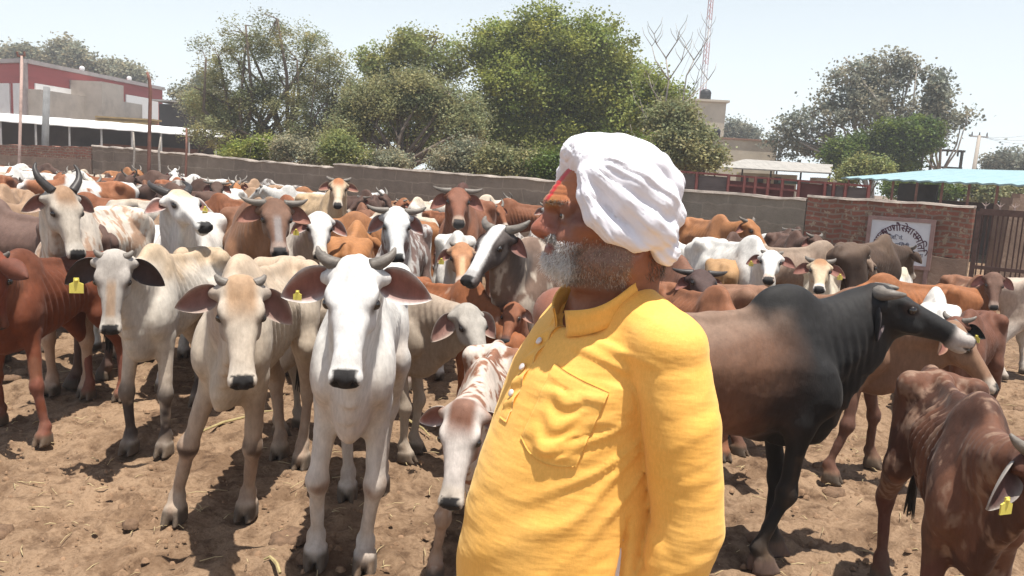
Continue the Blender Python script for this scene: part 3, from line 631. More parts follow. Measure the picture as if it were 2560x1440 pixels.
pole("lean_stick", "thin crooked stick against the stone wall left of the bent pole", [(333, 440), (336, 375), (333, 330)], 21.8, [.03, .03, .028, .02], BARKP, "stick", group="sticks at the wall"); pole("lean_stick", "thin forked stick against the stone wall right of the bent pole", [(400, 440), (397, 380), (402, 342)], 20.8, [.03, .03, .028, .02], BARKP, "stick", group="sticks at the wall"); pole("lean_stick", "tallest thin stick near the low bush", [(464, 440), (466, 380), (466, 320)], 20.4, [.035, .03, .028, .02], RUSTP, "stick", group="sticks at the wall")
def mast():
    Y = 130; r = empty("radio_mast", at(1742, Y)); b = at(1742, Y); tag(r, "tall red and white lattice radio mast above the cream building", "mast"); top = 34.0; H = top
    cols = [mat("mast_red", (.50, .22, .22), .6, .1, 1, 0), mat("mast_white", (.68, .66, .68), .6, .1, 1, 0)]
    def w(z): return .62 - .25 * z / H
    for sgm in range(10):
        z0, z1 = sgm * H / 10, (sgm + 1) * H / 10; m = MB()
        for k in range(3):
            a = 2 * math.pi * k / 3 + .3; a2 = 2 * math.pi * (k + 1) / 3 + .3
            m.tube([(w(z0) * math.cos(a), w(z0) * math.sin(a), z0), (w(z1) * math.cos(a), w(z1) * math.sin(a), z1)], .07, 5)
            for j in range(4):
                za, zb = z0 + (z1 - z0) * j / 4, z0 + (z1 - z0) * (j + 1) / 4; m.tube([(w(za) * math.cos(a), w(za) * math.sin(a), za), (w(zb) * math.cos(a2), w(zb) * math.sin(a2), zb)], .035, 4)
        m.build("lattice_section", cols[sgm % 2], r)
    m = MB(); m.tube([(-.3, 0, 28), (-11, -6, 0)], .03, 4); m.build("guy_wire", STEEL, r)
mast()
def utility():
    Y = 60; b = at(2435, Y); r = empty("utility_pole", b); tag(r, "concrete utility pole with a short cross arm on the right skyline", "pole"); H = zat(2446, 338, Y); m = MB(); m.tube([(0, 0, 0), (.15, 0, H)], [.19, .12], 8); m.build("shaft", PLAST, r, True)
    m = MB(); m.box((.15, 0, H - .1), (1.3, .1, .1)); m.build("cross_arm", STEEL, r)
    for x in (-.55, 0, .55): m = MB(); m.tube([(.15 + x, 0, H - .05), (.15 + x, 0, H + .22)], [.06, .03], 6); m.build("insulator", DARK, r)
    tp = b + Vector((.15, 0, H - .05)); 
    for i, (ex, ey, eY) in enumerate(((2700, 300, 55), (2700, 325, 55), (2700, 345, 55))):
        e = atdist(ex, ey, eY); m = MB(); P = [tp.lerp(e, t) - Vector((0, 0, 4 * t * (1 - t) * .5)) for t in np.linspace(0, 1, 9)]; m.tube([p - b for p in P], .012, 4); m.build("cable", STEEL, r)
utility()
def hframe():
    Y = 46; b = at(2328, Y); r = empty("transformer_frame", b); tag(r, "two legged steel frame for a transformer beside the compact tree", "frame"); H = zat(2405, 378, Y); w_ = at(2403, Y).x - b.x; m = MB()
    m.beam((0, 0, 0), (0, 0, H), .12); m.beam((w_, 0, 0), (w_, 0, H), .12); m.build("uprights", DARK, r); m = MB(); m.box((w_ / 2, .09, H), (w_ + .4, .1, .12)); m.box((w_ / 2, .09, H - .95), (w_ + .3, .1, .1)); m.build("cross_bars", DARK, r)
    m = MB(); [m.tube([(x, .09, H), (x, .09, H - .3)], .05, 6) for x in (.3, .9, 1.5)]; m.build("fuses", DARK, r)
hframe()
# ------------------------------------------------------------------ cream buildings on the right
def tank(root, c, rr, h):
    m = MB(); m.tube([c, c + Vector((0, 0, h * .78)), c + Vector((0, 0, h * .92)), c + Vector((0, 0, h))], [rr, rr, rr * .75, rr * .35], 16)
    for k in range(4): m.tube([c + Vector((0, 0, h * (.12 + .18 * k))), c + Vector((0, 0, h * (.15 + .18 * k)))], rr * 1.04, 16)
    m.build("water_tank", mat("tank_black", (.03, .03, .032), .5, .2, 5, 0), root, True)
def cream():
    Y = 62; b = at(1640, Y); r = empty("cream_house", b); tag(r, "two storey cream house with a black water tank on its roof behind the trees", "building"); w_ = at(1803, Y).x - b.x; H = zat(1700, 250, Y); m = MB(); m.box((w_ / 2, 3, H / 2), (w_, 6, H)); m.build("wall", CREAM, r); m = MB(); m.box((w_ / 2, 3, H + .08), (w_ + .4, 6.4, .16)); m.build("roof_slab", CREAM, r)
    tank(r, Vector((at(1764, Y).x - b.x, 2, H + .16)), .42, .98)
    for x in (.35, .65): m = MB(); m.box((w_ * x, -.02, H * .55), (.9, .06, 1.1)); m.build("window", DARK, r)
    Y = 48; b = at(1765, Y); r = empty("cream_annex", b); tag(r, "low flat roofed cream building right of the olive tree", "building"); w_ = at(1940, Y).x - b.x; H = zat(1850, 350, Y); m = MB(); m.box((w_ / 2, 3, H / 2), (w_, 6, H)); m.build("wall", CREAM, r)
    m = MB(); m.box((w_ / 2, 3, H + .05), (w_ + .16, 6.16, .09)); m.build("parapet", mat("parapet_red", (.32, .19, .14), .9, .2, 2, 0), r); tank(r, Vector((at(1799, Y).x - b.x, 1.5, H + .1)), .26, .62)
    m = MB(); m.tube([(w_ + .08, -.1, 0), (w_ + .08, -.1, H + .3)], .05, 6); m.build("drain_pipe", DARK, r)
    Y = 34; A = at(1790, Y); B = at(2085, Y - 3); r = empty("verandah", A); tag(r, "open verandah with a pale tin roof and dark doorways before the cream building", "shed", "open sheds"); B = B - A; z0 = zat(1900, 425, Y - 1); z1 = zat(1850, 398, Y)
    d = B.normalized(); n = Vector((-d.y, d.x, 0)); m = MB(); P = [Vector((0, 0, z0 + .05)) - n * .2, B + Vector((0, 0, z0)) - n * .2, B * .8 + n * 3 + Vector((0, 0, z1)), n * 3 + Vector((0, 0, z1 + .1))]; m.add([p for p in P] + [p - Vector((0, 0, .05)) for p in P], [(0, 1, 2, 3), (7, 6, 5, 4), (0, 4, 5, 1), (1, 5, 6, 2), (2, 6, 7, 3), (3, 7, 4, 0)]); m.build("roof", mat("tin_pale", (.34, .32, .29), .6, .3, 1.5, .3, 12, .02, stretch=(6, 1, 1)), r)
    m = MB(); quadbox(m, n * 2.2, B * .55 + n * 2.2, 0, z0 - .1, .15); m.build("back_wall", CREAM, r)
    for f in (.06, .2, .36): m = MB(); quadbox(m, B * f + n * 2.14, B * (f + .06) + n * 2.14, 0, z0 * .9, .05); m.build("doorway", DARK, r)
    for f in (0, .25, .5, .75, .98): m = MB(); p = B * f; m.tube([(p.x, p.y, 0), (p.x, p.y, z0 - .01)], .035, 6); m.build("post", DARK, r)
    m = MB(); p = B * .9 + n * 1.0; m.box((p.x, p.y, z0 * .47), (1.1, .8, z0 * .9)); m.build("booth", PLAST, r)
    for s_ in (-.25, .25): m = MB(); m.box((p.x + s_, p.y - .42, z0 * .78), (.22, .06, .2)); m.build("booth_window", DARK, r)
    m = MB(); q = B * .68 + n * 1.2; m.box((q.x, q.y, z0 * .82), (1.9, .1, .12)); m.build("green_sheet", mat("green_sheet", (.10, .16, .15), .7, .2, 3, 0), r)
cream()
def blue_shed():
    A = at(2115, 25.5); B = at(2640, 20.5); r = empty("blue_roofed_shed", A); tag(r, "open cattle shed with a sky blue sheet roof behind the sign wall", "shed", "open sheds"); z0 = 1.98; z0 = zat(2300, 452, 23.7); B = B - A; d = B.normalized(); n = Vector((-d.y, d.x, 0)); n = n if n.y > 0 else -n; zt = z0 + .50
    m = MB(); N_ = 40; V = []; F = []
    for i in range(N_ + 1):
        p = B * (i / N_); zz = z0 + .02 * math.sin(i * 2.1); k = min(1, i / 8)
        for o_, z in ((-.15, zz), (3.6 * (.2 + .8 * k), z0 + (zt - z0) * (.15 + .85 * k)), (3.6 * (.2 + .8 * k), z0 + (zt - z0) * (.15 + .85 * k) - .04), (-.15, zz - .045)): q = p + n * o_; V.append((q.x, q.y, z))
    for i in range(N_): a = i * 4; b = a + 4; F += [(a, b, b + 1, a + 1), (a + 1, b + 1, b + 2, a + 2), (a + 2, b + 2, b + 3, a + 3), (a + 3, b + 3, b, a)]
    F += [(0, 1, 2, 3), (N_ * 4 + 3, N_ * 4 + 2, N_ * 4 + 1, N_ * 4)]; m.add(V, F); m.build("roof", mat("blue_sheet", (.26, .385, .41), .5, .10, 2, .15, 20, .01), r)
    for i in range(8): m = MB(); p = B * ((i + .25) / 8); m.tube([(p.x, p.y, 0), (p.x, p.y, z0 - .03)], .035, 6); m.build("post", RUSTP, r)
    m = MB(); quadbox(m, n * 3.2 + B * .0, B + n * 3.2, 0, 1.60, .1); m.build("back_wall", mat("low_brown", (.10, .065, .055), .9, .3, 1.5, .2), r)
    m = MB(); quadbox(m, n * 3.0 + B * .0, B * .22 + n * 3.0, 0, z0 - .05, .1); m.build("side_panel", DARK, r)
blue_shed()
def panel_fence():
    Y0, Y1 = 17.6, 15.6; X0, X1 = 1690, 2182; r = empty("cattle_fence", at(X0, Y0)); A0 = at(X0, Y0); tag(r, "red framed fence of wooden and barred panels standing behind the wall", "fence")
    red = mat("fence_red", (.22, .075, .065), .8, .35, 8, .3); wood = mat("fence_board", (.155, .125, .115), .9, .35, 2, .4, 12, .01, stretch=(1, 1, 6)); rw = mat("fence_red_board", (.13, .05, .045), .9, .35, 3, .4, 12, .01)
    def P(px): t = (px - X0) / (X1 - X0); return at(px, Y0 + (Y1 - Y0) * t) - A0
    def zt(px): t = (px - X0) / (X1 - X0); return zat(px, 428 + (466 - 428) * t, Y0 + (Y1 - Y0) * t)
    xs = [1690, 1746, 1826, 1866, 1894, 1926, 1962, 2004, 2070, 2092, 2122, 2180]; kind = "wwbbbbbrwwww"
    for px in xs: m = MB(); p = P(px); m.beam((p.x, p.y, 0), (p.x, p.y, zt(px) + .02), .055); m.build("post", red, r)
    for i in range(len(xs) - 1):
        a, b = P(xs[i]), P(xs[i + 1]); za, zb = zt(xs[i]), zt(xs[i + 1]); k = kind[i]; m = MB()
        if k in 'wr':
            m.add([(a.x, a.y + .03, .3), (b.x, b.y + .03, .3), (b.x, b.y + .03, zb - .04), (a.x, a.y + .03, za - .04), (a.x, a.y + .06, .3), (b.x, b.y + .06, .3), (b.x, b.y + .06, zb - .04), (a.x, a.y + .06, za - .04)], [(0, 1, 2, 3), (7, 6, 5, 4), (3, 2, 6, 7), (0, 4, 5, 1)]); m.build("board_panel", wood if k == 'w' else rw, r); m = MB()
            m.beam((a.x, a.y, za), (b.x, b.y, zb), .045); m.build("rail", red, r); m = MB(); m.beam((a.x, a.y - .01, za - .55), (b.x, b.y - .01, zb - .55), .03); m.build("rail", red, r)
        else:
            for dz in (0, .2, .4, .6, .8): m.beam((a.x, a.y, za - dz), (b.x, b.y, zb - dz), .04)
            m.build("rail", red, r); m = MB(); m.add([(a.x, a.y + .25, .3), (b.x, b.y + .25, .3), (b.x, b.y + .25, zb - .1), (a.x, a.y + .25, za - .1), (a.x, a.y + .29, .3), (b.x, b.y + .29, .3), (b.x, b.y + .29, zb - .1), (a.x, a.y + .29, za - .1)], [(0, 1, 2, 3), (7, 6, 5, 4), (3, 2, 6, 7), (0, 4, 5, 1)]); m.build("board_panel", rw, r)
panel_fence()
print("place", round(time.time() - T0, 1))
FIT = {'A': {'X': -2.764, 'Y': 4.756, 'yaw': -1.603, 's': 0.867, 'np': 0.661, 'ny': 0.366, 'hp': -1.676, 'hy': -0.034, 'hr': 0.0, 'feet': {'FL': [0.079, 0.13], 'FR': [-0.23, -0.161], 'HL': [0.049, 0.09], 'HR': [0.055, 0.062]}}, 'B': {'X': -1.967, 'Y': 4.665, 'yaw': -1.58, 's': 0.935, 'np': 0.583, 'ny': 0.04, 'hp': -1.246, 'hy': 0.302, 'hr': -0.019, 'feet': {}}, 'C': {'X': -1.2, 'Y': 3.831, 'yaw': -1.565, 's': 0.992, 'np': 0.491, 'ny': 0.434, 'hp': -1.111, 'hy': 0.383, 'hr': -0.004, 'feet': {'FR': [-0.052, -0.17], 'FL': [-0.138, -0.08], 'HR': [0.057, 0.057], 'HL': [0.188, -0.003]}}, 'D': {'X': -0.646, 'Y': 3.496, 'yaw': -1.465, 's': 1.034, 'np': 0.733, 'ny': 0.081, 'hp': -1.001, 'hy': -0.011, 'hr': 0.06, 'feet': {'FR': [-0.101, -0.035], 'FL': [-0.054, -0.043], 'HR': [0.223, 0.027], 'HL': [0.142, -0.037]}}, 'E': {'X': -0.889, 'Y': 4.579, 'yaw': -0.393, 's': 0.844, 'np': 0.246, 'ny': -0.206, 'hp': -0.785, 'hy': -0.654, 'hr': 0.0, 'feet': {'FR': [0.04, 0.012]}}, 'F': {'X': -0.079, 'Y': 3.29, 'yaw': -1.632, 's': 0.755, 'np': 0.359, 'ny': -0.06, 'hp': -1.136, 'hy': -0.127, 'hr': 0.0, 'feet': {'FR': [-0.143, -0.1]}}, 'G': {'X': 0.831, 'Y': 3.29, 'yaw': 0.211, 's': 0.985, 'np': 0.654, 'ny': 0.098, 'hp': -0.4, 'hy': -0.535, 'hr': 0.0, 'feet': {'FR': [-0.121, 0.052], 'FL': [0.02, -0.032]}}, 'H': {'X': 1.6, 'Y': 2.747, 'yaw': -1.88, 's': 0.848, 'np': 0.487, 'ny': 0.151, 'hp': -0.9, 'hy': 0.8, 'hr': 0.0, 'feet': {'HR': [-0.047, -0.007]}}, 'I': {'X': 1.779, 'Y': 4.791, 'yaw': -0.67, 's': 0.902, 'np': 0.2, 'ny': 0.0, 'hp': -0.9, 'hy': 0.0, 'hr': 0.0, 'feet': {'HR': [0.26, -0.085], 'FR': [-0.086, -0.14], 'FL': [0.025, 0.17]}}, 'J': {'X': -2.98, 'Y': 5.691, 'yaw': -1.493, 's': 1.072, 'np': 0.81, 'ny': 0.415, 'hp': -1.086, 'hy': 0.849, 'hr': -0.031, 'feet': {}}, 'K': {'X': -2.402, 'Y': 5.924, 'yaw': -1.31, 's': 1.056, 'np': 0.9, 'ny': 0.033, 'hp': -0.427, 'hy': 0.584, 'hr': 0.025, 'feet': {}}, 'L': {'X': -3.485, 'Y': 5.702, 'yaw': 2.808, 's': 1.013, 'np': 0.2, 'ny': 0.0, 'hp': -0.9, 'hy': 0.0, 'hr': 0.0, 'feet': {}}, 'M': {'X': -2.029, 'Y': 6.075, 'yaw': -1.22, 's': 1.097, 'np': 0.651, 'ny': 0.394, 'hp': -0.742, 'hy': 0.053, 'hr': 0.0, 'feet': {}}, 'N': {'X': -1.838, 'Y': 6.517, 'yaw': -1.088, 's': 1.014, 'np': 0.672, 'ny': 0.118, 'hp': -0.701, 'hy': -0.202, 'hr': 0.0, 'feet': {}}, 'O': {'X': -0.877, 'Y': 6.316, 'yaw': -1.536, 's': 1.038, 'np': 0.83, 'ny': 0.08, 'hp': -0.808, 'hy': 0.165, 'hr': 0.005, 'feet': {}}, 'P': {'X': -0.497, 'Y': 8.374, 'yaw': -1.692, 's': 1.17, 'np': 0.664, 'ny': 0.154, 'hp': -0.63, 'hy': 0.253, 'hr': 0.0, 'feet': {}}, 'Q': {'X': -1.318, 'Y': 6.522, 'yaw': 1.686, 's': 0.952, 'np': 0.2, 'ny': 0.0, 'hp': -0.9, 'hy': 0.0, 'hr': 0.0, 'feet': {}}, 'R': {'X': 0.35, 'Y': 5.259, 'yaw': -2.355, 's': 1.019, 'np': 0.819, 'ny': 0.453, 'hp': -0.757, 'hy': 0.173, 'hr': 0.0, 'feet': {}}, 'S': {'X': -0.482, 'Y': 6.635, 'yaw': -1.473, 's': 0.953, 'np': 0.418, 'ny': 0.053, 'hp': -0.699, 'hy': 0.014, 'hr': 0.0, 'feet': {}}, 'T': {'X': -0.457, 'Y': 5.07, 'yaw': -0.775, 's': 0.811, 'np': 0.2, 'ny': 0.0, 'hp': -0.9, 'hy': 0.0, 'hr': 0.0, 'feet': {}}, 'U': {'X': 0.125, 'Y': 5.149, 'yaw': -1.795, 's': 0.661, 'np': 0.951, 'ny': -0.016, 'hp': -0.858, 'hy': -0.013, 'hr': 0.0, 'feet': {}}, 'V': {'X': -2.455, 'Y': 10.105, 'yaw': -0.979, 's': 1.082, 'np': 0.987, 'ny': -0.301, 'hp': -0.679, 'hy': -0.388, 'hr': 0.0, 'feet': {}}, 'W': {'X': 2.067, 'Y': 7.629, 'yaw': -1.264, 's': 0.984, 'np': 0.32, 'ny': -0.35, 'hp': -0.513, 'hy': -0.636, 'hr': 0.0, 'feet': {}}, 'X': {'X': 2.0, 'Y': 7.664, 'yaw': 1.355, 's': 0.855, 'np': 0.2, 'ny': 0.0, 'hp': -0.9, 'hy': 0.0, 'hr': 0.0, 'feet': {}}, 'Y': {'X': 2.867, 'Y': 8.231, 'yaw': 0.202, 's': 0.929, 'np': 0.2, 'ny': 0.0, 'hp': -0.9, 'hy': 0.0, 'hr': 0.0, 'feet': {}}, 'Z': {'X': 3.792, 'Y': 8.584, 'yaw': 0.709, 's': 0.992, 'np': 0.2, 'ny': 0.0, 'hp': -0.9, 'hy': 0.0, 'hr': 0.0, 'feet': {}}, 'AA': {'X': 2.629, 'Y': 6.772, 'yaw': -1.953, 's': 0.864, 'np': 0.778, 'ny': -0.066, 'hp': -0.558, 'hy': 0.06, 'hr': 0.0, 'feet': {}}, 'AB': {'X': 4.202, 'Y': 8.828, 'yaw': 0.714, 's': 0.699, 'np': 0.492, 'ny': 0.204, 'hp': -0.9, 'hy': 0.0, 'hr': 0.0, 'feet': {}}, 'AC': {'X': 3.435, 'Y': 6.802, 'yaw': 3.183, 's': 0.802, 'np': 0.2, 'ny': 0.0, 'hp': -0.9, 'hy': 0.0, 'hr': 0.0, 'feet': {}}, 'AD': {'X': 3.373, 'Y': 6.283, 'yaw': 1.161, 's': 0.749, 'np': 0.2, 'ny': 0.0, 'hp': -0.9, 'hy': 0.0, 'hr': 0.0, 'feet': {}}, 'AE': {'X': 4.282, 'Y': 7.499, 'yaw': -1.764, 's': 0.798, 'np': 0.784, 'ny': -0.029, 'hp': -1.027, 'hy': -0.161, 'hr': 0.005, 'feet': {'FL': [0.011, 0.012]}}, 'AF': {'X': 3.142, 'Y': 5.331, 'yaw': -2.26, 's': 0.769, 'np': 0.517, 'ny': -0.016, 'hp': -0.827, 'hy': -0.332, 'hr': 0.0, 'feet': {}}, 'AG': {'X': 5.103, 'Y': 7.332, 'yaw': -0.565, 's': 0.83, 'np': 0.2, 'ny': 0.0, 'hp': -0.9, 'hy': 0.0, 'hr': 0.0, 'feet': {'HR': [0.067, -0.17], 'HL': [0.26, 0.17]}}, 'AH': {'X': 1.078, 'Y': 5.986, 'yaw': -1.277, 's': 0.925, 'np': 0.415, 'ny': -0.226, 'hp': -0.399, 'hy': -0.299, 'hr': 0.0, 'feet': {}}, 'AI': {'X': 1.152, 'Y': 5.039, 'yaw': -1.284, 's': 0.854, 'np': 0.2, 'ny': 0.0, 'hp': -0.9, 'hy': 0.0, 'hr': 0.0, 'feet': {}}}
# ------------------------------------------------------------------ cattle
def fur_material():
    m = bpy.data.materials.new("hide"); nt, N, L, B = nodes_of(m)
    at = N.new("ShaderNodeAttribute"); at.attribute_name = "coat"
    f = noise(nt, 55, 4, 0.7, "Object", (1, 1, 0.35)); g = noise(nt, 7, 3, 0.6)
    c = mixc(nt, 0.55, at.outputs["Color"], ramp(nt, f, [(0.3, (0.52,) * 3), (0.7, (1.0,) * 3)]), 'MULTIPLY')
    c = mixc(nt, 0.30, c, ramp(nt, g, [(0.35, (0.70, 0.66, 0.62)), (0.65, (1, 1, 1))]), 'MULTIPLY')
    L.new(c, B.inputs["Base Color"]); B.inputs["Roughness"].default_value = 0.72
    B.inputs["Specular IOR Level"].default_value = 0.28
    B.inputs["Sheen Weight"].default_value = 0.04; B.inputs["Sheen Roughness"].default_value = 0.4
    b1 = bump(nt, noise(nt, 160, 3, 0.7, "Object", (1, 1, 0.3)), 0.35, 0.003)
    L.new(bump(nt, noise(nt, 16, 3, 0.5), 0.25, 0.012, b1), B.inputs["Normal"]); return m
HIDE = fur_material()
M_EYE = mat("cow_eye", (0.012, 0.008, 0.006), 0.08, 0.2, 20, 0, spec=0.8)
M_HORN = mat("horn", (0.16, 0.14, 0.12), 0.5, 0.5, 14, 0.4, 60, 0.003, stretch=(1, 1, 3))
M_HORND = mat("dark_horn", (0.045, 0.04, 0.038), 0.45, 0.5, 14, 0.4, 60, 0.003)
M_TAG = mat("yellow_tag", (0.72, 0.62, 0.13), 0.5, 0.1, 20, 0)
M_TUFT = mat("tail_hair", (0.03, 0.025, 0.02), 0.7, 0.5, 40, 0.5, 200, 0.003)
M_HOOF = mat("hoof", (0.11, 0.085, 0.065), 0.6, 0.5, 20, 0.4, 60, 0.003)

def adir(p, y): return np.array([math.cos(p) * math.cos(y), math.cos(p) * math.sin(y), math.sin(p)])
DEF = dict(np=0.25, ny=0.0, hp=-0.9, hy=0.0, hr=0.0, thin=0.8, hump=0.25, dew=0.5, belly=0.0, ear=1.0, droop=0.35, nl=0.42,
           horn='stub', hz=.92, wd=.74, feet={}, hl=0.0, tag=0, tail=0.0)
def skeleton(q):
    """key points in cow space (unit cow, withers about 1.2 m)"""
    q = {**DEF, **q}; K = {}
    NB = np.array([.47, 0, .98]); nd = adir(q['np'], q['ny']); K['poll'] = NB + nd * q['nl']
    hd = adir(q['hp'], q['hy']); side = unit(np.cross([0, 0, 1], hd)); up = np.cross(hd, side)
    c, s_ = math.cos(q['hr']), math.sin(q['hr']); side, up = side * c + up * s_, up * c - side * s_
    K['hd'], K['hs'], K['hu'] = hd, side, up; K['nb'] = NB; K['nd'] = nd
    hz = q['hz']; K['muzzle'] = K['poll'] + hd * .47 * hz; K['fore'] = K['poll'] + up * .05
    for n, sg in (('L', 1), ('R', -1)):
        K['eye' + n] = K['poll'] + (hd * .155 + side * sg * .098 + up * .018) * hz
        K['ear' + n] = K['poll'] + hd * .05 + side * sg * .085 - up * .025
        K['hook' + n] = np.array([-.36, sg * .19 * (.5 + .5 * q['wd']), 1.13])
        K['sh' + n] = np.array([.56, sg * .14, .80])
    K['withers'] = np.array([.36, 0, 1.20 + .07 * q['hump']]); K['mid'] = np.array([0, 0, 1.13]); K['sac'] = np.array([-.40, 0, 1.155]); K['tail'] = np.array([-.66, 0, 1.13])
    K['brisket'] = np.array([.50, 0, .62 - .06 * q['dew']]); K['rear'] = np.array([-.70, 0, .9])
    for n, x, y in (('FL', .43, .125), ('FR', .43, -.125), ('HL', -.56, .13), ('HR', -.56, -.13)):
        dx, dy = q['feet'].get(n, (0, 0)); K[n] = np.array([x + dx, y * (.45 + .55 * q['wd']) + dy, 0.0])
    return K
def cow_prims(q):
    q = {**DEF, **q}; K = skeleton(q); P = []; T = q['thin']; wd_ = q['wd']; Y = [0, 1, 0]; B = q['belly']
    X3, Y3, Z3 = np.eye(3); tw = 1 - .16 * T
    # trunk
    st = [(-.70, .035, .05, .06, 1.02, 1.8), (-.64, .10, .095, .17, 1.01, 1.8), (-.50, .165 * tw, .135, .25, 1.0, 1.7), (-.36, .19 * tw, .14, .27, .985, 1.5 - .15 * T),
          (-.20, .205 * tw, .155, .25 - .03 * T + B, .955, 1.55 - .2 * T), (0, .235 * tw, .18, .30 - .035 * T + B, .93, 1.6 - .15 * T), (.2, .225 * tw, .21, .315 + B * .5, .93, 1.6),
          (.36, .185, .22, .30, .93, 1.5), (.50, .15, .15, .25, .91, 1.6), (.60, .07, .08, .15, .88, 1.8)]
    P.append(Loft([0, 0, 0], X3, Y3, Z3, st, "trunk", .05))
    # spine ridge, hump, hips, pins
    P += [Cone([-.62, 0, 1.10], [-.34, 0, 1.125], .026, .024, region="back", k=.05), Cone([-.34, 0, 1.125], [.0, 0, 1.115], .022, .022, region="back", k=.05),
          Cone([0, 0, 1.115], [.36, 0, 1.165], .022, .035, region="back", k=.05)]
    hm = q['hump']; P.append(Ell([.36 - .03 * hm, 0, 1.15 + .055 * hm], [.13 + .03 * hm, .05 + .035 * hm, .06 + .065 * hm], region="hump", k=.07))
    for sg in (1, -1):
        P.append(Ell([-.355, sg * .160, 1.10], [.055, .045, .035 + .01 * T], region="back", k=.07 - .02 * T))
        P.append(Cone([-.355, sg * .155, 1.09], [-.40, sg * .05, 1.13], .028, .02, region="back", k=.05))
        P.append(Ell([-.665, sg * .085, 1.00], [.045, .03, .04], region="trunk", k=.06))
        P.append(Cone([-.36, sg * .165, 1.06], [-.65, sg * .085, 1.0], .025, .03, region="trunk", k=.07))
        # shoulder blade, point of shoulder
        P.append(Cone([.30, sg * .085, 1.10], [.47, sg * .145, .82], .045, .075, side=Y, fs=.75, region="trunk", k=.07))
        P.append(Ell([.525, sg * .135, .80], [.045, .042, .06], region="trunk", k=.045)); P.append(Ell([.47, sg * .135, .84], [.07, .05, .10], region="trunk", k=.05))
        # thigh
        hx, hy, _ = K['HL' if sg > 0 else 'HR']
        hip = np.array([-.46, sg * .125, .97]); stif = np.array([-.33 + .25 * (hx + .56), sg * .165, .70])
        hock = np.array([hx - .055, (hy + sg * .14) / 2, .43]); fet = np.array([hx - .01, hy, .115])
        P.append(Cone(hip, stif, .135 - .02 * T, .075, side=Y, fs=.62, region="trunk", k=.08))
        P.append(Cone([-.60, sg * .10, .95], [-.55 + .4 * (hx + .56), sg * .13, .66], .075 - .015 * T, .05, side=Y, fs=.7, region="trunk", k=.07))
        P.append(Cone(stif, hock, .062, .038, region="hleg", k=.05)); P.append(Cone(hip * .4 + stif * .6, hock + [.0, 0, .06], .06, .03, side=Y, fs=.6, region="hleg", k=.06))
        P.append(Cone(hock + [-.012, 0, .02], hock + [.01, 0, -.03], .043, .040, side=Y, fs=.85, region="hleg", k=.03))
        P.append(Cone(hock, fet, .031, .026, region="hcan", k=.03)); P.append(Ell(fet, [.039, .034, .038], region="hcan", k=.025))
        P.append(Cone(fet, [hx + .03, hy, .06], .032, .042, region="hcan", k=.02))
        # fore leg
        fx, fy, _ = K['FL' if sg > 0 else 'FR']
        elb = np.array([.40, sg * .135, .70]); kn = np.array([(fx + .43) / 2 + .018, (fy + sg * .125) / 2, .375]); ff = np.array([fx - .012, fy, .11])
        P.append(Cone([.42, sg * .13, .86], elb, .09, .062, side=Y, fs=.65, region="trunk", k=.06))
        P.append(Cone(elb, kn, .050, .034, region="fleg", k=.045)); P.append(Ell(kn, [.045, .041, .055], region="knee", k=.025))
        P.append(Cone(kn, ff, .031, .026, region="fcan", k=.03)); P.append(Ell(ff, [.038, .034, .038], region="fcan", k=.025))
        P.append(Cone(ff, [fx + .025, fy, .06], .031, .042, region="fcan", k=.02))
        for (cx, cy) in ((hx, hy), (fx, fy)):
            for s2 in (1, -1):
                P.append(Loft([cx + .0, cy + s2 * .026, 0], Z3, Y3, X3, [(0, .024, .098, .042, 0, 2), (.035, .024, .078, .042, 0, 2), (.078, .020, .05, .036, 0, 2)], "hoof", .006))
    # ribs
    P.append(Cone([-.66, 0, 1.10], [-.715, 0, 1.03], .03, .025, region="tail", k=.04))
    t1 = np.array([-.735, q['tail'] * .04, .80]); t2 = np.array([-.715, q['tail'] * .12, .55])
    P += [Cone([-.715, 0, 1.03], t1, .024, .016, region="tail", k=.03), Cone(t1, t2, .016, .013, region="tail", k=.02)]
    # neck, deep and flat sided; curves from the shoulder to the poll
    po, nb, hd, hs, hu = K['poll'], K['nb'], K['hd'], K['hs'], K['hu']
    n0 = np.array([.38, 0, .98]); n3 = po - hd * .01 - hu * .045 - np.array([0, 0, .022]); n1 = n0 + np.array([.16, 0, .0]) + (nb - n0) * .2; n2 = n3 - (hd * .1 - hu * .04) * 0 - K['nd'] * .13
    prev = None; side0 = np.array([0, 1, 0.])
    for i in range(9):
        t = i / 8; p = (1 - t) ** 3 * n0 + 3 * (1 - t) ** 2 * t * n1 + 3 * (1 - t) * t * t * n2 + t ** 3 * n3
        ru = (.150 + .050 * (1 - T)) * (1 - t) ** 1.2 + (.066 * t) * (.6 + .4 * q['hz']) + .015 * (1 - T) * (1 - t) + q.get('fat', 0) * (.03 + .03 * t) ; rs = (.070 + .030 * (1 - T)) * (.4 + .6 * wd_) * (1 - t) + .066 * t + q.get('fat', 0) * .03
        if prev is not None:
            sd = side0 * (1 - t) + hs * t * t; P.append(Cone(prev[0], p, prev[1], ru, side=sd, fs=(rs / ru), region="neck", k=.05))
        prev = (p, ru)
    # dewlap: a thin hanging fold from jaw to brisket
    dw = q['dew']
    if dw > 0:
        jaw = po + hd * .12 - hu * .10; c1 = n0 * .5 + n3 * .5 - np.array([0, 0, .15 + .07 * dw]); c2 = np.array([.50, 0, .70 - .04 * dw])
        pts = [(1 - t) ** 2 * jaw + 2 * (1 - t) * t * c1 + t * t * c2 for t in np.linspace(0, 1, 7)]
        for i in range(6):
            r0 = .03 + .045 * dw * (i / 6); r1 = .03 + .045 * dw * ((i + 1) / 6)
            P.append(Cone(pts[i], pts[i + 1], r0, r1, side=side0, fs=.28 + .15 * (1 - dw), region="dewlap", k=.07))
        P.append(Cone(c2, [.30, 0, .63], .05 + .02 * dw, .04, side=side0, fs=.5, region="dewlap", k=.07))
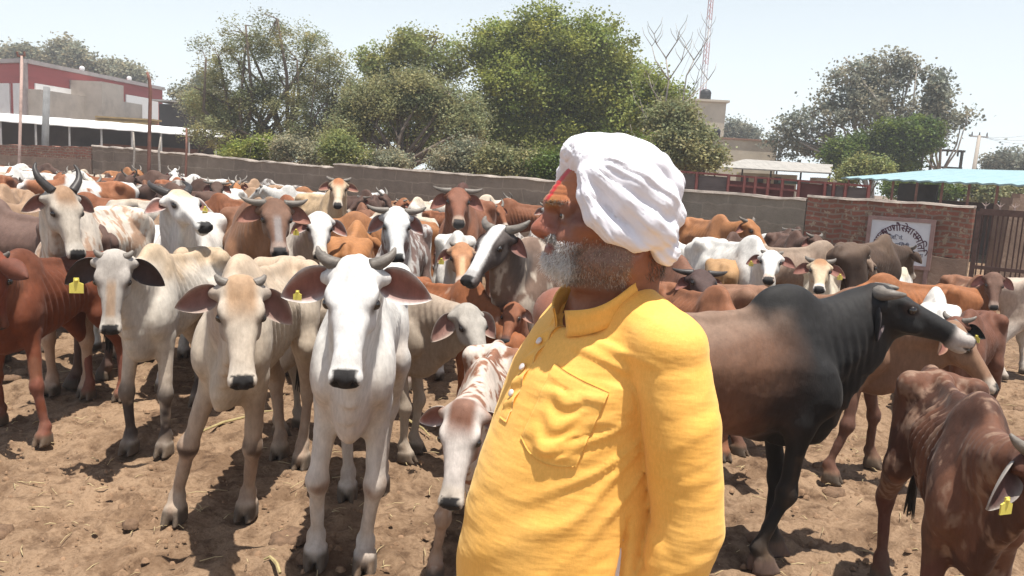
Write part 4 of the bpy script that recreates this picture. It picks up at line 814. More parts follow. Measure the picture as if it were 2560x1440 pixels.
    # head
    hst = [(-.035, .045, .035, .035, .00, 2), (0, .082, .05, .07, .0, 2.3), (.06, .094, .058, .09, .0, 2.6), (.13, .094, .055, .115, .0, 2.5), (.20, .078, .05, .105, .0, 2.3),
           (.28, .060, .045, .082, .0, 2.2), (.35, .052, .04, .062, .0, 2.2), (.40, .058, .038, .056, -.004, 2.3), (.44, .063, .037, .052, -.008, 2.5), (.472, .054, .030, .040, -.01, 2.3), (.484, .036, .02, .024, -.01, 2.2)]
    P.append(Loft(po, hd, hs, hu, hst, "head", .045))
    R = np.stack([hd, hs, hu], 1)
    P.append(Ell(po + hd * .015 + hu * .008, [.045, .055, .042], R, "head", .04))
    for sg in (1, -1):
        P.append(Ell(po + hd * .135 + hs * sg * .076 + hu * .034, [.045, .026, .020], R, "head", .025))
        P.append(Ell(po + hd * .175 + hs * sg * .07 - hu * .055, [.07, .022, .035], R, "head", .03))
        P.append(Ell(po + hd * .455 + hs * sg * .034 + hu * .006, [.028, .024, .024], R, "muz", .02))
        P.append(Cone(po + hd * .02 + hs * sg * .07 - hu * .02, po + hd * .03 + hs * sg * .115 - hu * .03, .034, .028, region="head", k=.03))
    P.append(Ell(po + hd * .42 - hu * .055, [.05, .035, .022], R, "muz", .02))
    hz = q['hz']; wd = q['wd']
    wf = lambda x: float(np.interp(x, [-.35, .1], [.5 + .5 * wd, wd]))
    for p in P:
        if p.region in ('trunk', 'back', 'hump'):
            if isinstance(p, Cone): p.a = p.a * [1, wf(p.a[0]), 1]; p.b = p.b * [1, wf(p.b[0]), 1]; p.fs *= .5 + .5 * wd; d_ = p.b - p.a; p.L = np.linalg.norm(d_); p.d = d_ / p.L; p.side = unit(p.side - p.d * np.dot(p.side, p.d)); p.up = np.cross(p.d, p.side)
            elif isinstance(p, Ell): f_ = wf(p.c[0]); p.c = p.c * [1, f_, 1]; p.r = p.r * [1, f_, 1]
            else: p.st = p.st.copy(); p.st[:, 1] *= np.array([wf(x_) for x_ in p.st[:, 0]])
        elif p.region in ('fleg', 'hleg'): p.a = p.a * [1, wf(p.a[0]) if p.a[2] > .6 else 1, 1]; d_ = p.b - p.a; p.L = np.linalg.norm(d_); p.d = d_ / p.L; p.side = unit(p.side - p.d * np.dot(p.side, p.d)); p.up = np.cross(p.d, p.side)
        if p.region in ('head', 'muz'):
            if isinstance(p, Cone): p.a = po + (p.a - po) * hz; p.b = po + (p.b - po) * hz; p.ra *= hz; p.rb *= hz; p.L *= hz
            elif isinstance(p, Ell): p.c = po + (p.c - po) * hz; p.r = p.r * hz
            else: p.st = p.st.copy(); p.st[:, :5] *= hz
    return q, K, P
def ear_mesh(K, q, sg, nl=14, nw=9):
    """leaf shaped, cupped ear; returns verts, quads and an inner mask"""
    L = .20 * q['ear']; dr = q['droop'] * (1.0 if sg > 0 else q.get('droop2', 1.0)); o = K['poll'] + K['hd'] * .035 + K['hs'] * sg * .095 - K['hu'] * .028
    ax = unit(K['hs'] * sg * math.cos(dr) - np.array([0, 0, 1.]) * math.sin(dr) - K['hu'] * .18 + K['hd'] * .05)
    fw = K['hu'] * .75 + K['hd'] * .45; fw = unit(fw - ax * np.dot(fw, ax)); wd = np.cross(ax, fw)    # wd: across the leaf
    if np.dot(wd, K['hd']) < 0: wd = -wd
    V = []; inner = []; hz = q['hz']; po = K['poll']
    for layer, off in ((0, 0.0), (1, -.010)):
        for i in range(nl):
            t = i / (nl - 1); w = (.030 * (1 - t) + .050 * max(0, math.sin(math.pi * min(1, t ** .9))) ** .75) * q['ear'] * (1 - .12 * t) + .003
            for j in range(nw):
                a = (j / (nw - 1) * 2 - 1); cup = (.9 - .75 * t) * 1.25
                y = w * math.sin(a * cup) / max(.3, math.sin(cup)) if cup > .3 else w * a; z = w * (1 - math.cos(a * cup)) * .9 + .02 * math.sin(math.pi * t) * a * a
                V.append(o + ax * (L * t) + wd * y + fw * (z - .03 * (1 - t) + off * (1 - .5 * abs(a))) - np.array([0, 0, .03]) * t * t); inner.append(1.0 - abs(a) ** 4 * .75 - sstep(.88, 1, t) * .6 if layer == 0 else -1.0)
    F = []
    for layer in (0, 1):
        b = layer * nl * nw
        for i in range(nl - 1):
            for j in range(nw - 1):
                f = [b + i * nw + j, b + i * nw + j + 1, b + (i + 1) * nw + j + 1, b + (i + 1) * nw + j]; F.append(f if layer == 0 else f[::-1])
    n1 = nl * nw
    for i in range(nl - 1):
        for j in (0, nw - 1):
            a, b = i * nw + j, (i + 1) * nw + j; F.append([a, b, b + n1, a + n1])
    for j in range(nw - 1):
        a, b = (nl - 1) * nw + j, (nl - 1) * nw + j + 1; F.append([a, b, b + n1, a + n1])
    return po + (np.array(V) - po) * hz, np.array(F), np.array(inner), po + (o + ax * L * .62 - po) * hz, ax, fw
def horn_pts(K, q, sg):
    h = q['horn']; o = K['poll'] + K['hs'] * sg * .062 + K['hu'] * .022 + K['hd'] * .0; S, U, D = K['hs'] * sg, K['hu'], -K['hd']
    if q.get('hornup'): 
        Zu = np.array([0, 0, 1.]); 
    if h == 'none': return None
    if h == 'stub': return [o, o + S * .035 + D * .02, o + S * .055 + D * .05], [.026, .02, .007]
    if h == 'short': return [o, o + S * .05 + D * .02, o + S * .09 + D * .055, o + S * .105 + D * .095], [.03, .026, .018, .005]
    if h == 'side': return [o, o + S * .08 + D * .0, o + S * .15 + D * .02, o + S * .20 + D * .06], [.03, .026, .018, .005]
    if h == 'long': return [o, o + S * .05 + D * .06, o + S * .11 + D * .15, o + S * .13 + D * .26, o + S * .10 + D * .34], [.034, .031, .025, .016, .005]
    if h == 'curl': return [o, o + S * .07 - D * .01, o + S * .11 - D * .06 + U * .03, o + S * .09 - D * .12 + U * .06], [.04, .036, .026, .008]
def smooth_pts(P, R, n=12):
    P = np.array(P); t = np.linspace(0, len(P) - 1, n); i = np.clip(t.astype(int), 0, len(P) - 2); u = (t - i)[:, None]
    p0 = P[np.maximum(i - 1, 0)]; p1 = P[i]; p2 = P[i + 1]; p3 = P[np.minimum(i + 2, len(P) - 1)]
    C = .5 * (2 * p1 + (p2 - p0) * u + (2 * p0 - 5 * p1 + 4 * p2 - p3) * u * u + (3 * p1 - p0 - 3 * p2 + p3) * u ** 3)
    return [Vector(c) for c in C], list(np.interp(t, np.arange(len(R)), R))
def build_cow(q, s, h=.012):
    """body mesh arrays in cow space, already scaled by s; returns dict"""
    q, K, P = cow_prims(q)
    pts = np.array([p.bbox()[0] for p in P] + [p.bbox()[1] for p in P]); lo, hi = pts.min(0) - .04, pts.max(0) + .04; lo[2] = -.03
    hh = h / s; F = Field(lo, hi, hh)
    for p in P: F.add(p)
    hd, hs, hu, po = K['hd'], K['hs'], K['hu'], K['poll']; R = np.stack([hd, hs, hu], 1); hz = q['hz']
    if h < .016:
        for sg in (1, -1):
            F.add(Ell(po + (hd * .478 + hs * sg * .03 + hu * .004) * hz, [.016, .010, .012], R, k=.01), sub=True)
        F.add(Ell(po + (hd * .455 - hu * .034) * hz, [.05, .05, .004], R, k=.008), sub=True)
    V, Q = F.mesh(); V = relax(V, Q, 1, .4)
    # region weights
    regs = {}; D = []
    for p in P:
        dd = np.full(len(V), 9.0, dtype=np.float32); lo_, hi_ = p.bbox(); m = ((V > lo_ - .08) & (V < hi_ + .08)).all(1)
        if m.any(): dd[m] = p.dist(V[m])
        D.append(dd); regs.setdefault(p.region, []).append(len(D) - 1)
    w = {r: np.exp(-np.clip(np.min(np.stack([D[i] for i in ix]), 0), -.02, 1) / .012) for r, ix in regs.items()}
    tot = sum(w.values()) + 1e-9; w = {r: x / tot for r, x in w.items()}
    N = vnormals(V, Q)
    x, y, z = V.T; T = q['thin']
    # ribs and hollows of a lean animal
    side = np.abs(N[:, 1]); band = sstep(-.24, -.12, x) * (1 - sstep(.25, .36, x)) * sstep(.66, .76, z) * (1 - sstep(1.03, 1.10, z)) * w['trunk'] * sstep(.3, .8, side)
    ph = (x + .35 * (1.0 - z)) * 2 * math.pi / .062
    V = V + N * (np.cos(ph) * .0115 * (T ** 1.2) * band * q.get('ribs', 1.0))[:, None]
    hollow = np.exp(-(((x + .22) / .09) ** 2 + ((z - 1.0) / .07) ** 2)) * w['trunk'] * sstep(.1, .5, side)
    V = V - N * (hollow * .04 * T)[:, None]
    # skin folds on the neck and fine unevenness
    nk = w['neck']
    V = V + N * (nk * .0028 * np.sin(x * 130 + z * 35 + 2 * vnoise(V, 6, 3)) * sstep(.3, .8, side))[:, None]
    V = V + N * ((vnoise(V, 14, 5) - .5) * .007 * (1 - w['head']) + (vnoise(V, 40, 6) - .5) * .002)[:, None]
    V[:, 2] = np.maximum(V[:, 2], 0.0)
    hl = (V - po) @ R / hz
    out = dict(V=V, Q=Q, w=w, hl=hl, N=N, q=q, K=K, s=s)
    ears = [ear_mesh(K, q, sg) for sg in (1, -1)]; out['ears'] = ears
    return out
def lerp(a, b, t): t = t[:, None]; return a * (1 - t) + b * t
def cow_colors(c, co):
    """co: coat description -> colour per vertex (hide pattern, plus some shade painted on the face)"""
    V, w, hl, q = c['V'], c['w'], c['hl'], c['q']; n = len(V); x, y, z = V.T
    A = lambda k, d: np.array(co.get(k, d), float)
    base = A('base', (.3, .12, .05)); C = np.tile(base, (n, 1)); sd = co.get('seed', 1)
    nz = fbm(V, 5, 4, sd); 
    belly = A('belly', base); C = lerp(C, np.tile(belly, (n, 1)), sstep(.98, .66, z + .12 * (nz - .5)) * (w['trunk'] + w.get('dewlap', 0)))
    if 'back' in co: C = lerp(C, np.tile(A('back', base), (n, 1)), sstep(1.0, 1.13, z + .25 * (nz - .5)) * (w['trunk'] + w['back'] + w['hump']) * .9)
    if 'fore' in co: C = lerp(C, np.tile(A('fore', base), (n, 1)), sstep(.06, .40, x + .26 * (nz - .5) + .15 * (.9 - z)) * (1 - w['head'] * .3))
    legs = w['fleg'] + w['hleg'] + w['knee'] + w['fcan'] + w['hcan']
    C = lerp(C, np.tile(A('legs', base), (n, 1)), np.clip(legs * sstep(.75, .5, z), 0, 1))
    can = np.clip(w['fcan'] + w['hcan'] + w['knee'], 0, 1)
    if 'cannon' in co: C = lerp(C, np.tile(A('cannon', base), (n, 1)), can * sstep(.25, .45, fbm(V, 9, 3, sd + 2)))
    if 'kneec' in co: C = lerp(C, np.tile(A('kneec', base), (n, 1)), np.exp(-((z - .36) / .045) ** 2) * np.clip(w['knee'] * 1.6, 0, 1) * sstep(.35, .6, fbm(V, 16, 2, sd + 5)))
    C = lerp(C, np.tile(A('neck', base), (n, 1)), np.clip(w['neck'] * 1.1, 0, 1) * float(co.get('neckw', 1.0 if 'neck' in co else 0)))
    if 'humpc' in co: C = lerp(C, np.tile(A('humpc', base), (n, 1)), np.clip(w['hump'] * 1.3, 0, 1))
    # patches and speckles
    if 'patch' in co:
        pc, f, th = co['patch']; C = lerp(C, np.tile(np.array(pc), (n, 1)), sstep(th - .03, th + .03, fbm(V, f, 3, sd + 9)) * (1 - w['head'] * co.get('patchhead', 1)))
    if 'speck' in co:
        pc, f, th = co['speck']; m = fbm(V * [1, 1, .5], f, 3, sd + 19, .6); C = lerp(C, np.tile(np.array(pc), (n, 1)), sstep(th - .05, th + .05, m) * (1 - w['head'] * .9) * (1 - can))
    # head
    hw = np.clip(w['head'] + w['muz'], 0, 1); hc = A('head', co.get('neck', base)); C = lerp(C, np.tile(hc, (n, 1)), hw)
    u, v, t = hl.T
    if 'cheek' in co: C = lerp(C, np.tile(A('cheek', base), (n, 1)), hw * sstep(.045, .085, np.abs(v)) * sstep(.04, -.03, t))  # cheek marking; on some coats a darker tint that paints the shade there
    if 'brow' in co: C = lerp(C, np.tile(A('brow', base), (n, 1)), hw * sstep(.20, .06, u + .1 * (nz - .5)) * sstep(.09, .045, np.abs(v)) * sstep(-.01, .03, t))
    if 'blaze' in co: C = lerp(C, np.tile(A('blaze', base), (n, 1)), hw * sstep(co.get('bw', .045), co.get('bw', .045) * .7, np.abs(v + .02 * (nz - .5))) * sstep(-.01, .02, t))
    if 'bridge' in co: C = lerp(C, np.tile(A('bridge', base), (n, 1)), hw * sstep(.035, .018, np.abs(v)) * sstep(.12, .2, u) * sstep(.0, .02, t))
    C = lerp(C, np.tile(A('ring', (.55, .48, .40)), (n, 1)), hw * sstep(.36, .40, u) * float(co.get('ringw', .85)))
    # eye surround, widened to paint in shade under the brow; nose leather
    for sg in (1, -1):
        de = np.sqrt(((u - .155) / 1.3) ** 2 + (v - sg * .1) ** 2 + ((t - .018) / .8) ** 2)
        C = lerp(C, np.tile(A('lid', (.05, .035, .03)), (n, 1)), hw * sstep(.056, .024, de + .25 * np.maximum(.155 - u, 0)) * float(co.get('lidw', .8)))
    nose = hw * sstep(.452, .460, u + .85 * np.clip(t + .014, 0, .034)) * (1 - sstep(.88, 1.06, (np.abs(v) / .054) ** 2.8 + (np.abs(t + .002) / .042) ** 2.8))
    C = lerp(C, np.tile(A('nose', (.022, .02, .02)), (n, 1)), np.clip(nose * 1.3, 0, 1))
    if co.get('spots'):
        C = lerp(C, np.tile(np.array([.05, .05, .05]), (n, 1)), sstep(.93, .95, vnoise(V, 34, sd + 3)) * (w['head'] + w['neck']))
    C = lerp(C, np.tile(A('hoofc', (.10, .075, .055)), (n, 1)), np.clip(w['hoof'] * 1.6, 0, 1) * sstep(.085, .055, z))
    st_ = sstep(.56, .72, fbm(V * [1, 1, .7], 7, 4, sd + 50, .6)) * sstep(1.05, .55, z) * (1 - w['head']); C = lerp(C, C * .55 + np.array([.10, .06, .035]), st_ * .55)
    # dung and dust low on the legs, streaks of hair tone
    C = C * (.86 + .28 * fbm(V * [1, 1, .6], 24, 3, sd + 31)[:, None])
    C = lerp(C, np.tile(np.array([.20, .13, .08]), (n, 1)), .35 * sstep(.25, .05, z) * sstep(.3, .7, fbm(V, 12, 2, sd + 40)))
    return np.clip(C, 0.004, .92)
def place_cow(c, co, X, Y, yaw, label, cat="cow", group=None, eyes=True, horn_mat=None):
    s = c['s']; root = empty("cow", (X, Y, 0), yaw); tag(root, label, cat, group)
    V = c['V'] * s; Q = c['Q']; C = cow_colors(c, co); b = len(V)
    VV = [V]; QQ = [Q]; CC = [C]; outer = np.array(co.get('earc', co.get('head', co.get('base'))), float); inn = np.array(co.get('earin', (.26, .11, .085)), float); rim = np.array(co.get('earrim', outer), float)
    for e in c['ears']:
        ev, ef, im = e[:3]; VV.append(ev * s); QQ.append(ef + b); b += len(ev)
        ec = np.where((im < 0)[:, None], outer[None], rim[None] * (1 - np.clip(im, 0, 1)[:, None]) + inn[None] * np.clip(im, 0, 1)[:, None])
        ec = np.tile(ec, (1, 1)) * (.8 + .4 * vnoise(ev, 40, 3)[:, None]); CC.append(np.clip(ec, .004, .9))
    body = mesh_obj("body", np.concatenate(VV), np.concatenate(QQ), HIDE, root, True, np.concatenate(CC))
    K, q = c['K'], c['q']
    if eyes:
        for sg, nme in ((1, 'L'), (-1, 'R')):
            hz = q['hz']; p = K['poll'] + (K['hd'] * .160 + K['hs'] * sg * .0885 + K['hu'] * .016) * hz; m = MB()
            uvsphere(m, p * s, .0225 * s * hz, 12, 9); m.build("eye", M_EYE, root, True)
    for sg in (1, -1):
        hp = horn_pts(K, q, sg)
        if hp and not (q.get('one_horn') and sg < 0):
            po_ = K['poll']; hb = po_ + (np.array(hp[0][0]) - po_) * q['hz']; hk = q.get('hsc', .72); hp = ([hb + (np.array(p_) - np.array(hp[0][0])) for p_ in hp[0]], hp[1]); pts, rr = smooth_pts([hb + (np.array(p_) - hb) * hk for p_ in hp[0]], [r_ * (.82 if q.get('hsc', .72) < 1 else 1) for r_ in hp[1]]); m = MB(); m.tube([p * s for p in pts], [r * s for r in rr], 10); m.build("horn", horn_mat or (M_HORND if co.get('darkhorn') else M_HORN), root, True)
    for k, sg in ((1, 1), (2, -1)):
        if q['tag'] & k:
            e = c['ears'][0 if sg > 0 else 1]; o, ax, fw = e[3] * s, e[4], e[5]; m = MB(); dn = np.array([0, 0, -1.0])
            ts = q.get('tagsc', .62); o = o + fw * .02 * s + dn * .015; sd = unit(np.cross(dn, fw)); pl = []
            for zz in (0, .004):
                for a_, b_ in ((-.012, 0), (.012, 0), (.014, .022), (.032, .03), (.032, .075), (-.032, .075), (-.032, .03), (-.014, .022)):
                    pl.append(o + sd * a_ * ts + dn * b_ * ts + fw * zz)
            m.add(pl, [tuple(range(7, -1, -1)), tuple(range(8, 16))] + [(i, (i + 1) % 8, 8 + (i + 1) % 8, 8 + i) for i in range(8)])
            uvsphere(m, o + dn * .012 * ts + fw * .004, .009 * ts, 8, 6); m.build("ear_tag", M_TAG, root)
    # tail tuft of hair
    rs = np.random.RandomState(3); m = MB(); t2 = np.array([-.715, q['tail'] * .12, .56]) * s
    for k in range(14):
        d = rs.uniform(-.022, .022, 2); m.tube([t2, t2 + np.array([d[0] * .6, d[1] * .6, -.08]) * s, t2 + np.array([d[0] * 1.3, d[1] * 1.3, -.20 - .05 * rs.rand()]) * s], [.010, .009, .002], 5)
    m.build("tail_tuft", M_TUFT, root)
    return root
# ------------------------------------------------------------------ the cattle one can tell apart
WHT, OFF, GRY, BEI, TAN = (.70, .68, .64), (.60, .55, .48), (.46, .42, .37), (.50, .41, .31), (.34, .22, .14)
ORA, RED, BRN, DBR, BLK = (.36, .155, .06), (.21, .062, .026), (.15, .07, .038), (.06, .036, .026), (.018, .017, .017)
HERO = dict(
 A=("young glossy red cow at the left edge with dark ears hanging forward", dict(thin=.75, horn='stub', ear=1.0, droop=.15), dict(base=(.175, .050, .022), back=(.14, .045, .022), cannon=(.2, .07, .045), head=(.20, .05, .024), ring=(.16, .06, .035), earin=(.05, .02, .015), earc=(.15, .05, .03), neck=(.25, .09, .045))),
 B=("bony pale grey cow with black rimmed drooping ears and a yellow tag", dict(thin=1.0, wd=.7, horn='stub', ear=1.12, droop=.42, tag=2, tagsc=1.0), dict(base=OFF, back=(.50, .37, .24), head=(.44, .40, .36), bridge=(.40, .28, .19), ring=OFF, earin=(.06, .035, .03), earrim=(.05, .045, .045), earc=(.35, .32, .3), cannon=(.06, .045, .04), legs=(.5, .42, .34))),
 C=("thin beige cow with a tan forehead and dark knee spots standing nearest left", dict(thin=1.0, wd=.7, horn='stub', ear=.95, droop=.60, droop2=.12, belly=0), dict(base=(.52, .44, .35), back=(.50, .38, .27), brow=(.42, .27, .16), head=(.56, .48, .39), cheek=(.36, .29, .24), kneec=(.06, .035, .025), legs=(.42, .32, .24), cannon=(.36, .25, .18), earin=(.24, .12, .10), earc=(.5, .42, .36), neck=(.46, .38, .32))),
 D=("white cow facing the camera with short grey horns and brown knees", dict(thin=.85, wd=.68, hump=.4, horn='short', ear=1.05, droop=.10, tag=2, tagsc=.45, dew=.6), dict(base=WHT, head=(.72, .71, .69), cheek=(.58, .56, .54), kneec=(.25, .15, .10), legs=(.62, .57, .52), cannon=(.55, .47, .40), neck=(.66, .64, .60), belly=(.62, .54, .47), spots=1, earin=(.25, .10, .075), ring=(.62, .60, .57))),
 E=("pale grey brown cow with bent head and big drooping ears right of the white cow", dict(thin=.8, horn='none', ear=1.05, droop=.6), dict(base=(.40, .33, .26), back=(.34, .28, .22), head=(.38, .35, .31), neck=(.38, .30, .23), earin=(.30, .16, .13), earc=(.45, .40, .34))),
 F=("brown and white mottled calf with a white face beside the man", dict(thin=.6, horn='none', ear=.75, droop=.1, tag=1), dict(base=(.26, .12, .07), speck=((.60, .52, .45), 20, .50), brow=(.20, .09, .055), head=(.62, .56, .51), cheek=(.26, .13, .08), legs=(.40, .27, .19), earc=(.6, .55, .5))),
 G=("big bull with black head, hump and forequarters and a brown barrel", dict(thin=.3, hump=.55, dew=.85, horn='curl', ear=.72, droop=1.1, belly=.02, ribs=.3, fat=.45, wd=.95), dict(base=(.14, .070, .041), back=(.24, .155, .11), belly=(.19, .08, .045), fore=BLK, neck=BLK, head=BLK, humpc=BLK, legs=BLK, ring=(.55, .50, .46), ringw=.9, earc=(.03, .028, .028), earin=(.30, .22, .22), hoofc=(.12, .08, .07))),
 H=("very thin dark brown cow at the lower right with its rump to the bull", dict(thin=1.0, hump=.2, dew=.3, horn='short', ear=.85, droop=.55, tag=2), dict(base=(.080, .034, .021), patch=((.15, .065, .038), 5, .52), speck=((.26, .16, .11), 24, .62), legs=(.12, .045, .03), head=(.11, .045, .028), earc=(.36, .33, .30), earin=(.10, .05, .045))),
 I=("tan brown cow standing side on behind the black bull", dict(thin=1.0, horn='stub'), dict(base=(.27, .155, .095), back=(.25, .13, .08), legs=(.13, .06, .04), belly=(.2, .11, .07))),
 J=("mottled cow with a fawn face and two long upright horns", dict(thin=.6, horn='long', hsc=.52, ear=.95, droop=.25), dict(base=(.44, .29, .20), speck=((.62, .55, .47), 20, .47), head=(.48, .42, .35), brow=(.36, .22, .13), cheek=(.50, .46, .41), neck=(.50, .47, .43), ring=OFF, darkhorn=1)),
 K=("white long horned cow turning its black nose to the right", dict(thin=.3, horn='long', hsc=.5, ear=.95, droop=.1, tag=1, wd=.95, dew=1.), dict(base=WHT, head=(.72, .70, .67), brow=(.55, .44, .32), neck=(.66, .65, .62), ring=(.6, .6, .58), darkhorn=1)),
 L=("dusky grey brown cow cut by the left edge behind the red one", dict(wd=1., thin=.2, horn='stub', hump=.4), dict(base=(.12, .07, .055), back=(.16, .10, .08), belly=(.06, .03, .022))),
 M=("chestnut cow with a dark streaked face and wide lyre horns", dict(thin=.6, horn='side', ear=1.05, droop=.12), dict(base=(.24, .12, .065), back=(.20, .09, .05), head=(.16, .085, .055), bridge=(.22, .19, .18), cheek=(.20, .12, .08), ring=(.3, .22, .18), earin=(.33, .15, .11))),
 N=("dirty white cow with a striped neck between the chestnut and the speckled cow", dict(thin=.8, horn='none', ear=1.0, tag=2), dict(base=OFF, head=(.60, .58, .55), cheek=(.45, .42, .40))),
 O=("speckled grey cow with a white face, black nose and sideways horns", dict(thin=.6, horn='side', ear=.95, droop=.5), dict(base=(.20, .13, .11), speck=((.50, .48, .46), 22, .52), head=(.60, .60, .59), cheek=(.42, .41, .41), lid=(.03, .03, .03), ringw=0.0, nose=(.012,) * 3)),
 P=("large red brown humped cow with white horns facing the camera", dict(thin=.5, hump=.9, horn='side', ear=1.1, droop=.35), dict(base=(.23, .095, .052), humpc=(.09, .04, .03), head=(.21, .085, .05), ring=(.40, .30, .23))),
 Q=("orange brown cow seen from behind in front of the speckled cow", dict(thin=.9, horn='stub'), dict(base=(.37, .16, .06), back=(.40, .18, .07))),
 R=("dark brown cow in profile with a white blaze and pale muzzle", dict(thin=.6, horn='short', hsc=1.0, ear=.9, droop=.4), dict(base=(.20, .13, .095), speck=((.44, .37, .30), 16, .60), head=(.075, .06, .055), blaze=(.70, .69, .67), bw=.06, neck=(.10, .08, .07), ring=(.15, .12, .11), ringw=.5)),
 S=("white calf with an orange face and yellow ear tag", dict(thin=1., horn='stub', ear=.9, tag=2), dict(base=WHT, head=(.40, .19, .09), bridge=(.60, .38, .22), cheek=(.50, .36, .26), neck=(.58, .48, .38), ring=(.5, .42, .36), earc=(.6, .5, .42))),
 T=("rust red cow lying low behind the white cow's shoulder", dict(thin=.9, horn='none', np=-.3, hp=-1.1), dict(base=(.30, .105, .04), back=(.28, .10, .04), speck=((.42, .24, .16), 14, .66))),
 U=("small red calf facing the man's chest", dict(thin=.4, horn='none', ear=.95, droop=.5), dict(base=(.24, .08, .04), neck=(.26, .10, .05), ring=(.1, .05, .04), earin=(.4, .25, .2))),
 V=("buff cow with an orange forehead and outstretched ears near the far wall", dict(thin=.8, horn='short', ear=1.0, droop=.05), dict(base=(.50, .36, .22), head=(.50, .38, .26), brow=(.38, .15, .06), bridge=(.58, .48, .36))),
 W=("white cow in side view right of the turban with one dark ear", dict(thin=.9, horn='stub', ear=.95, droop=.1, tag=2), dict(base=WHT, head=(.68, .66, .63), earc=(.08, .06, .05), ring=(.55, .42, .34))),
 X=("small fawn cow with its rump towards the camera", dict(thin=.7, horn='none'), dict(base=(.42, .25, .12), legs=(.5, .34, .2))),
 Y=("greyish tan cow in side view near the brick wall", dict(thin=.9, horn='stub'), dict(base=(.27, .19, .14), back=(.32, .24, .18))),
 Z=("tall dark brown cow seen from behind in front of the painted sign", dict(thin=.9, horn='short'), dict(base=(.075, .045, .03), back=(.13, .085, .058), legs=(.03, .022, .018), belly=(.05, .03, .022))),
 AA=("slim white calf with a tan forehead looking at the camera by the bull's back", dict(thin=.9, horn='short', ear=1.1, droop=.15, tag=1), dict(base=(.62, .54, .42), head=(.56, .44, .30), brow=(.38, .20, .10), ring=(.66, .62, .58), earc=(.45, .35, .26), earrim=(.16, .1, .07))),
 AB=("little white calf under the painted sign", dict(thin=1.0, horn='none', np=-.2), dict(base=WHT, back=(.62, .55, .42))),
 AC=("orange red cow with a bony hip in side view below the sign", dict(thin=.9, horn='none', np=-.2), dict(base=(.34, .13, .05), back=(.30, .12, .05))),
 AD=("white cow with a rounded rump right of the orange red cow", dict(thin=.2, horn='stub', np=-.4, belly=.02), dict(base=WHT)),
 AE=("thin brown calf with pink ears standing before the gate", dict(thin=.8, horn='none', ear=1.1, droop=.45), dict(base=(.24, .11, .06), head=(.16, .09, .065), legs=(.13, .06, .04), ring=(.3, .22, .18), earin=(.34, .16, .14), patch=((.42, .26, .16), 3, .60))),
 AF=("horned brown calf with a black tagged ear behind the bull's muzzle", dict(thin=.6, horn='short', ear=1.1, droop=.05, tag=1), dict(base=(.15, .06, .035), head=(.17, .07, .045), earc=(.02, .018, .016), earin=(.02, .018, .016), ring=(.5, .45, .4))),
 AG=("white legged cow cut by the right edge with a black tail tuft", dict(thin=.8, horn='stub', tail=1.2), dict(base=(.52, .42, .34), legs=(.6, .54, .48))),
 AH=("brown horned cow with lowered head just right of the turban", dict(thin=.5, horn='side', ear=.8), dict(base=(.20, .095, .06), head=(.075, .045, .04), darkhorn=1)),
 AI=("rust brown cow whose ridged back shows over the man's shoulder", dict(thin=.9, horn='none', np=-.35), dict(base=(.27, .11, .055), back=(.24, .10, .05))),
)
HZ = {k: .84 for k in 'B C D J K M N O P R S U V W AA AE AF AH'.split()}
FINE = set("ABCDEFGH")
def hero(k):
    lab, q, co = HERO[k]; f = FIT[k]; qq = {a: f[a] for a in ('np', 'ny', 'hp', 'hy', 'hr')}; qq['feet'] = f['feet']; qq['hz'] = HZ.get(k, .92); qq = {**qq, **q}
    if k not in FINE: qq['ear'] = qq.get('ear', 1.0) * .82
    c = build_cow(qq, f['s'], .0105 if k in FINE else (.014 if f['Y'] < 7 else .019))
    co = dict(co); co.setdefault('seed', sum(map(ord, k)))
    return place_cow(c, co, f['X'], f['Y'], f['yaw'], lab, "bull" if k == 'G' else ("calf" if "calf" in lab else "cow"), "cattle of the herd", True)
ONLY = globals().get('ONLY_HEROES')
for k in HERO:
    if ONLY is None or k in ONLY: hero(k)
print("heroes", round(time.time() - T0, 1))
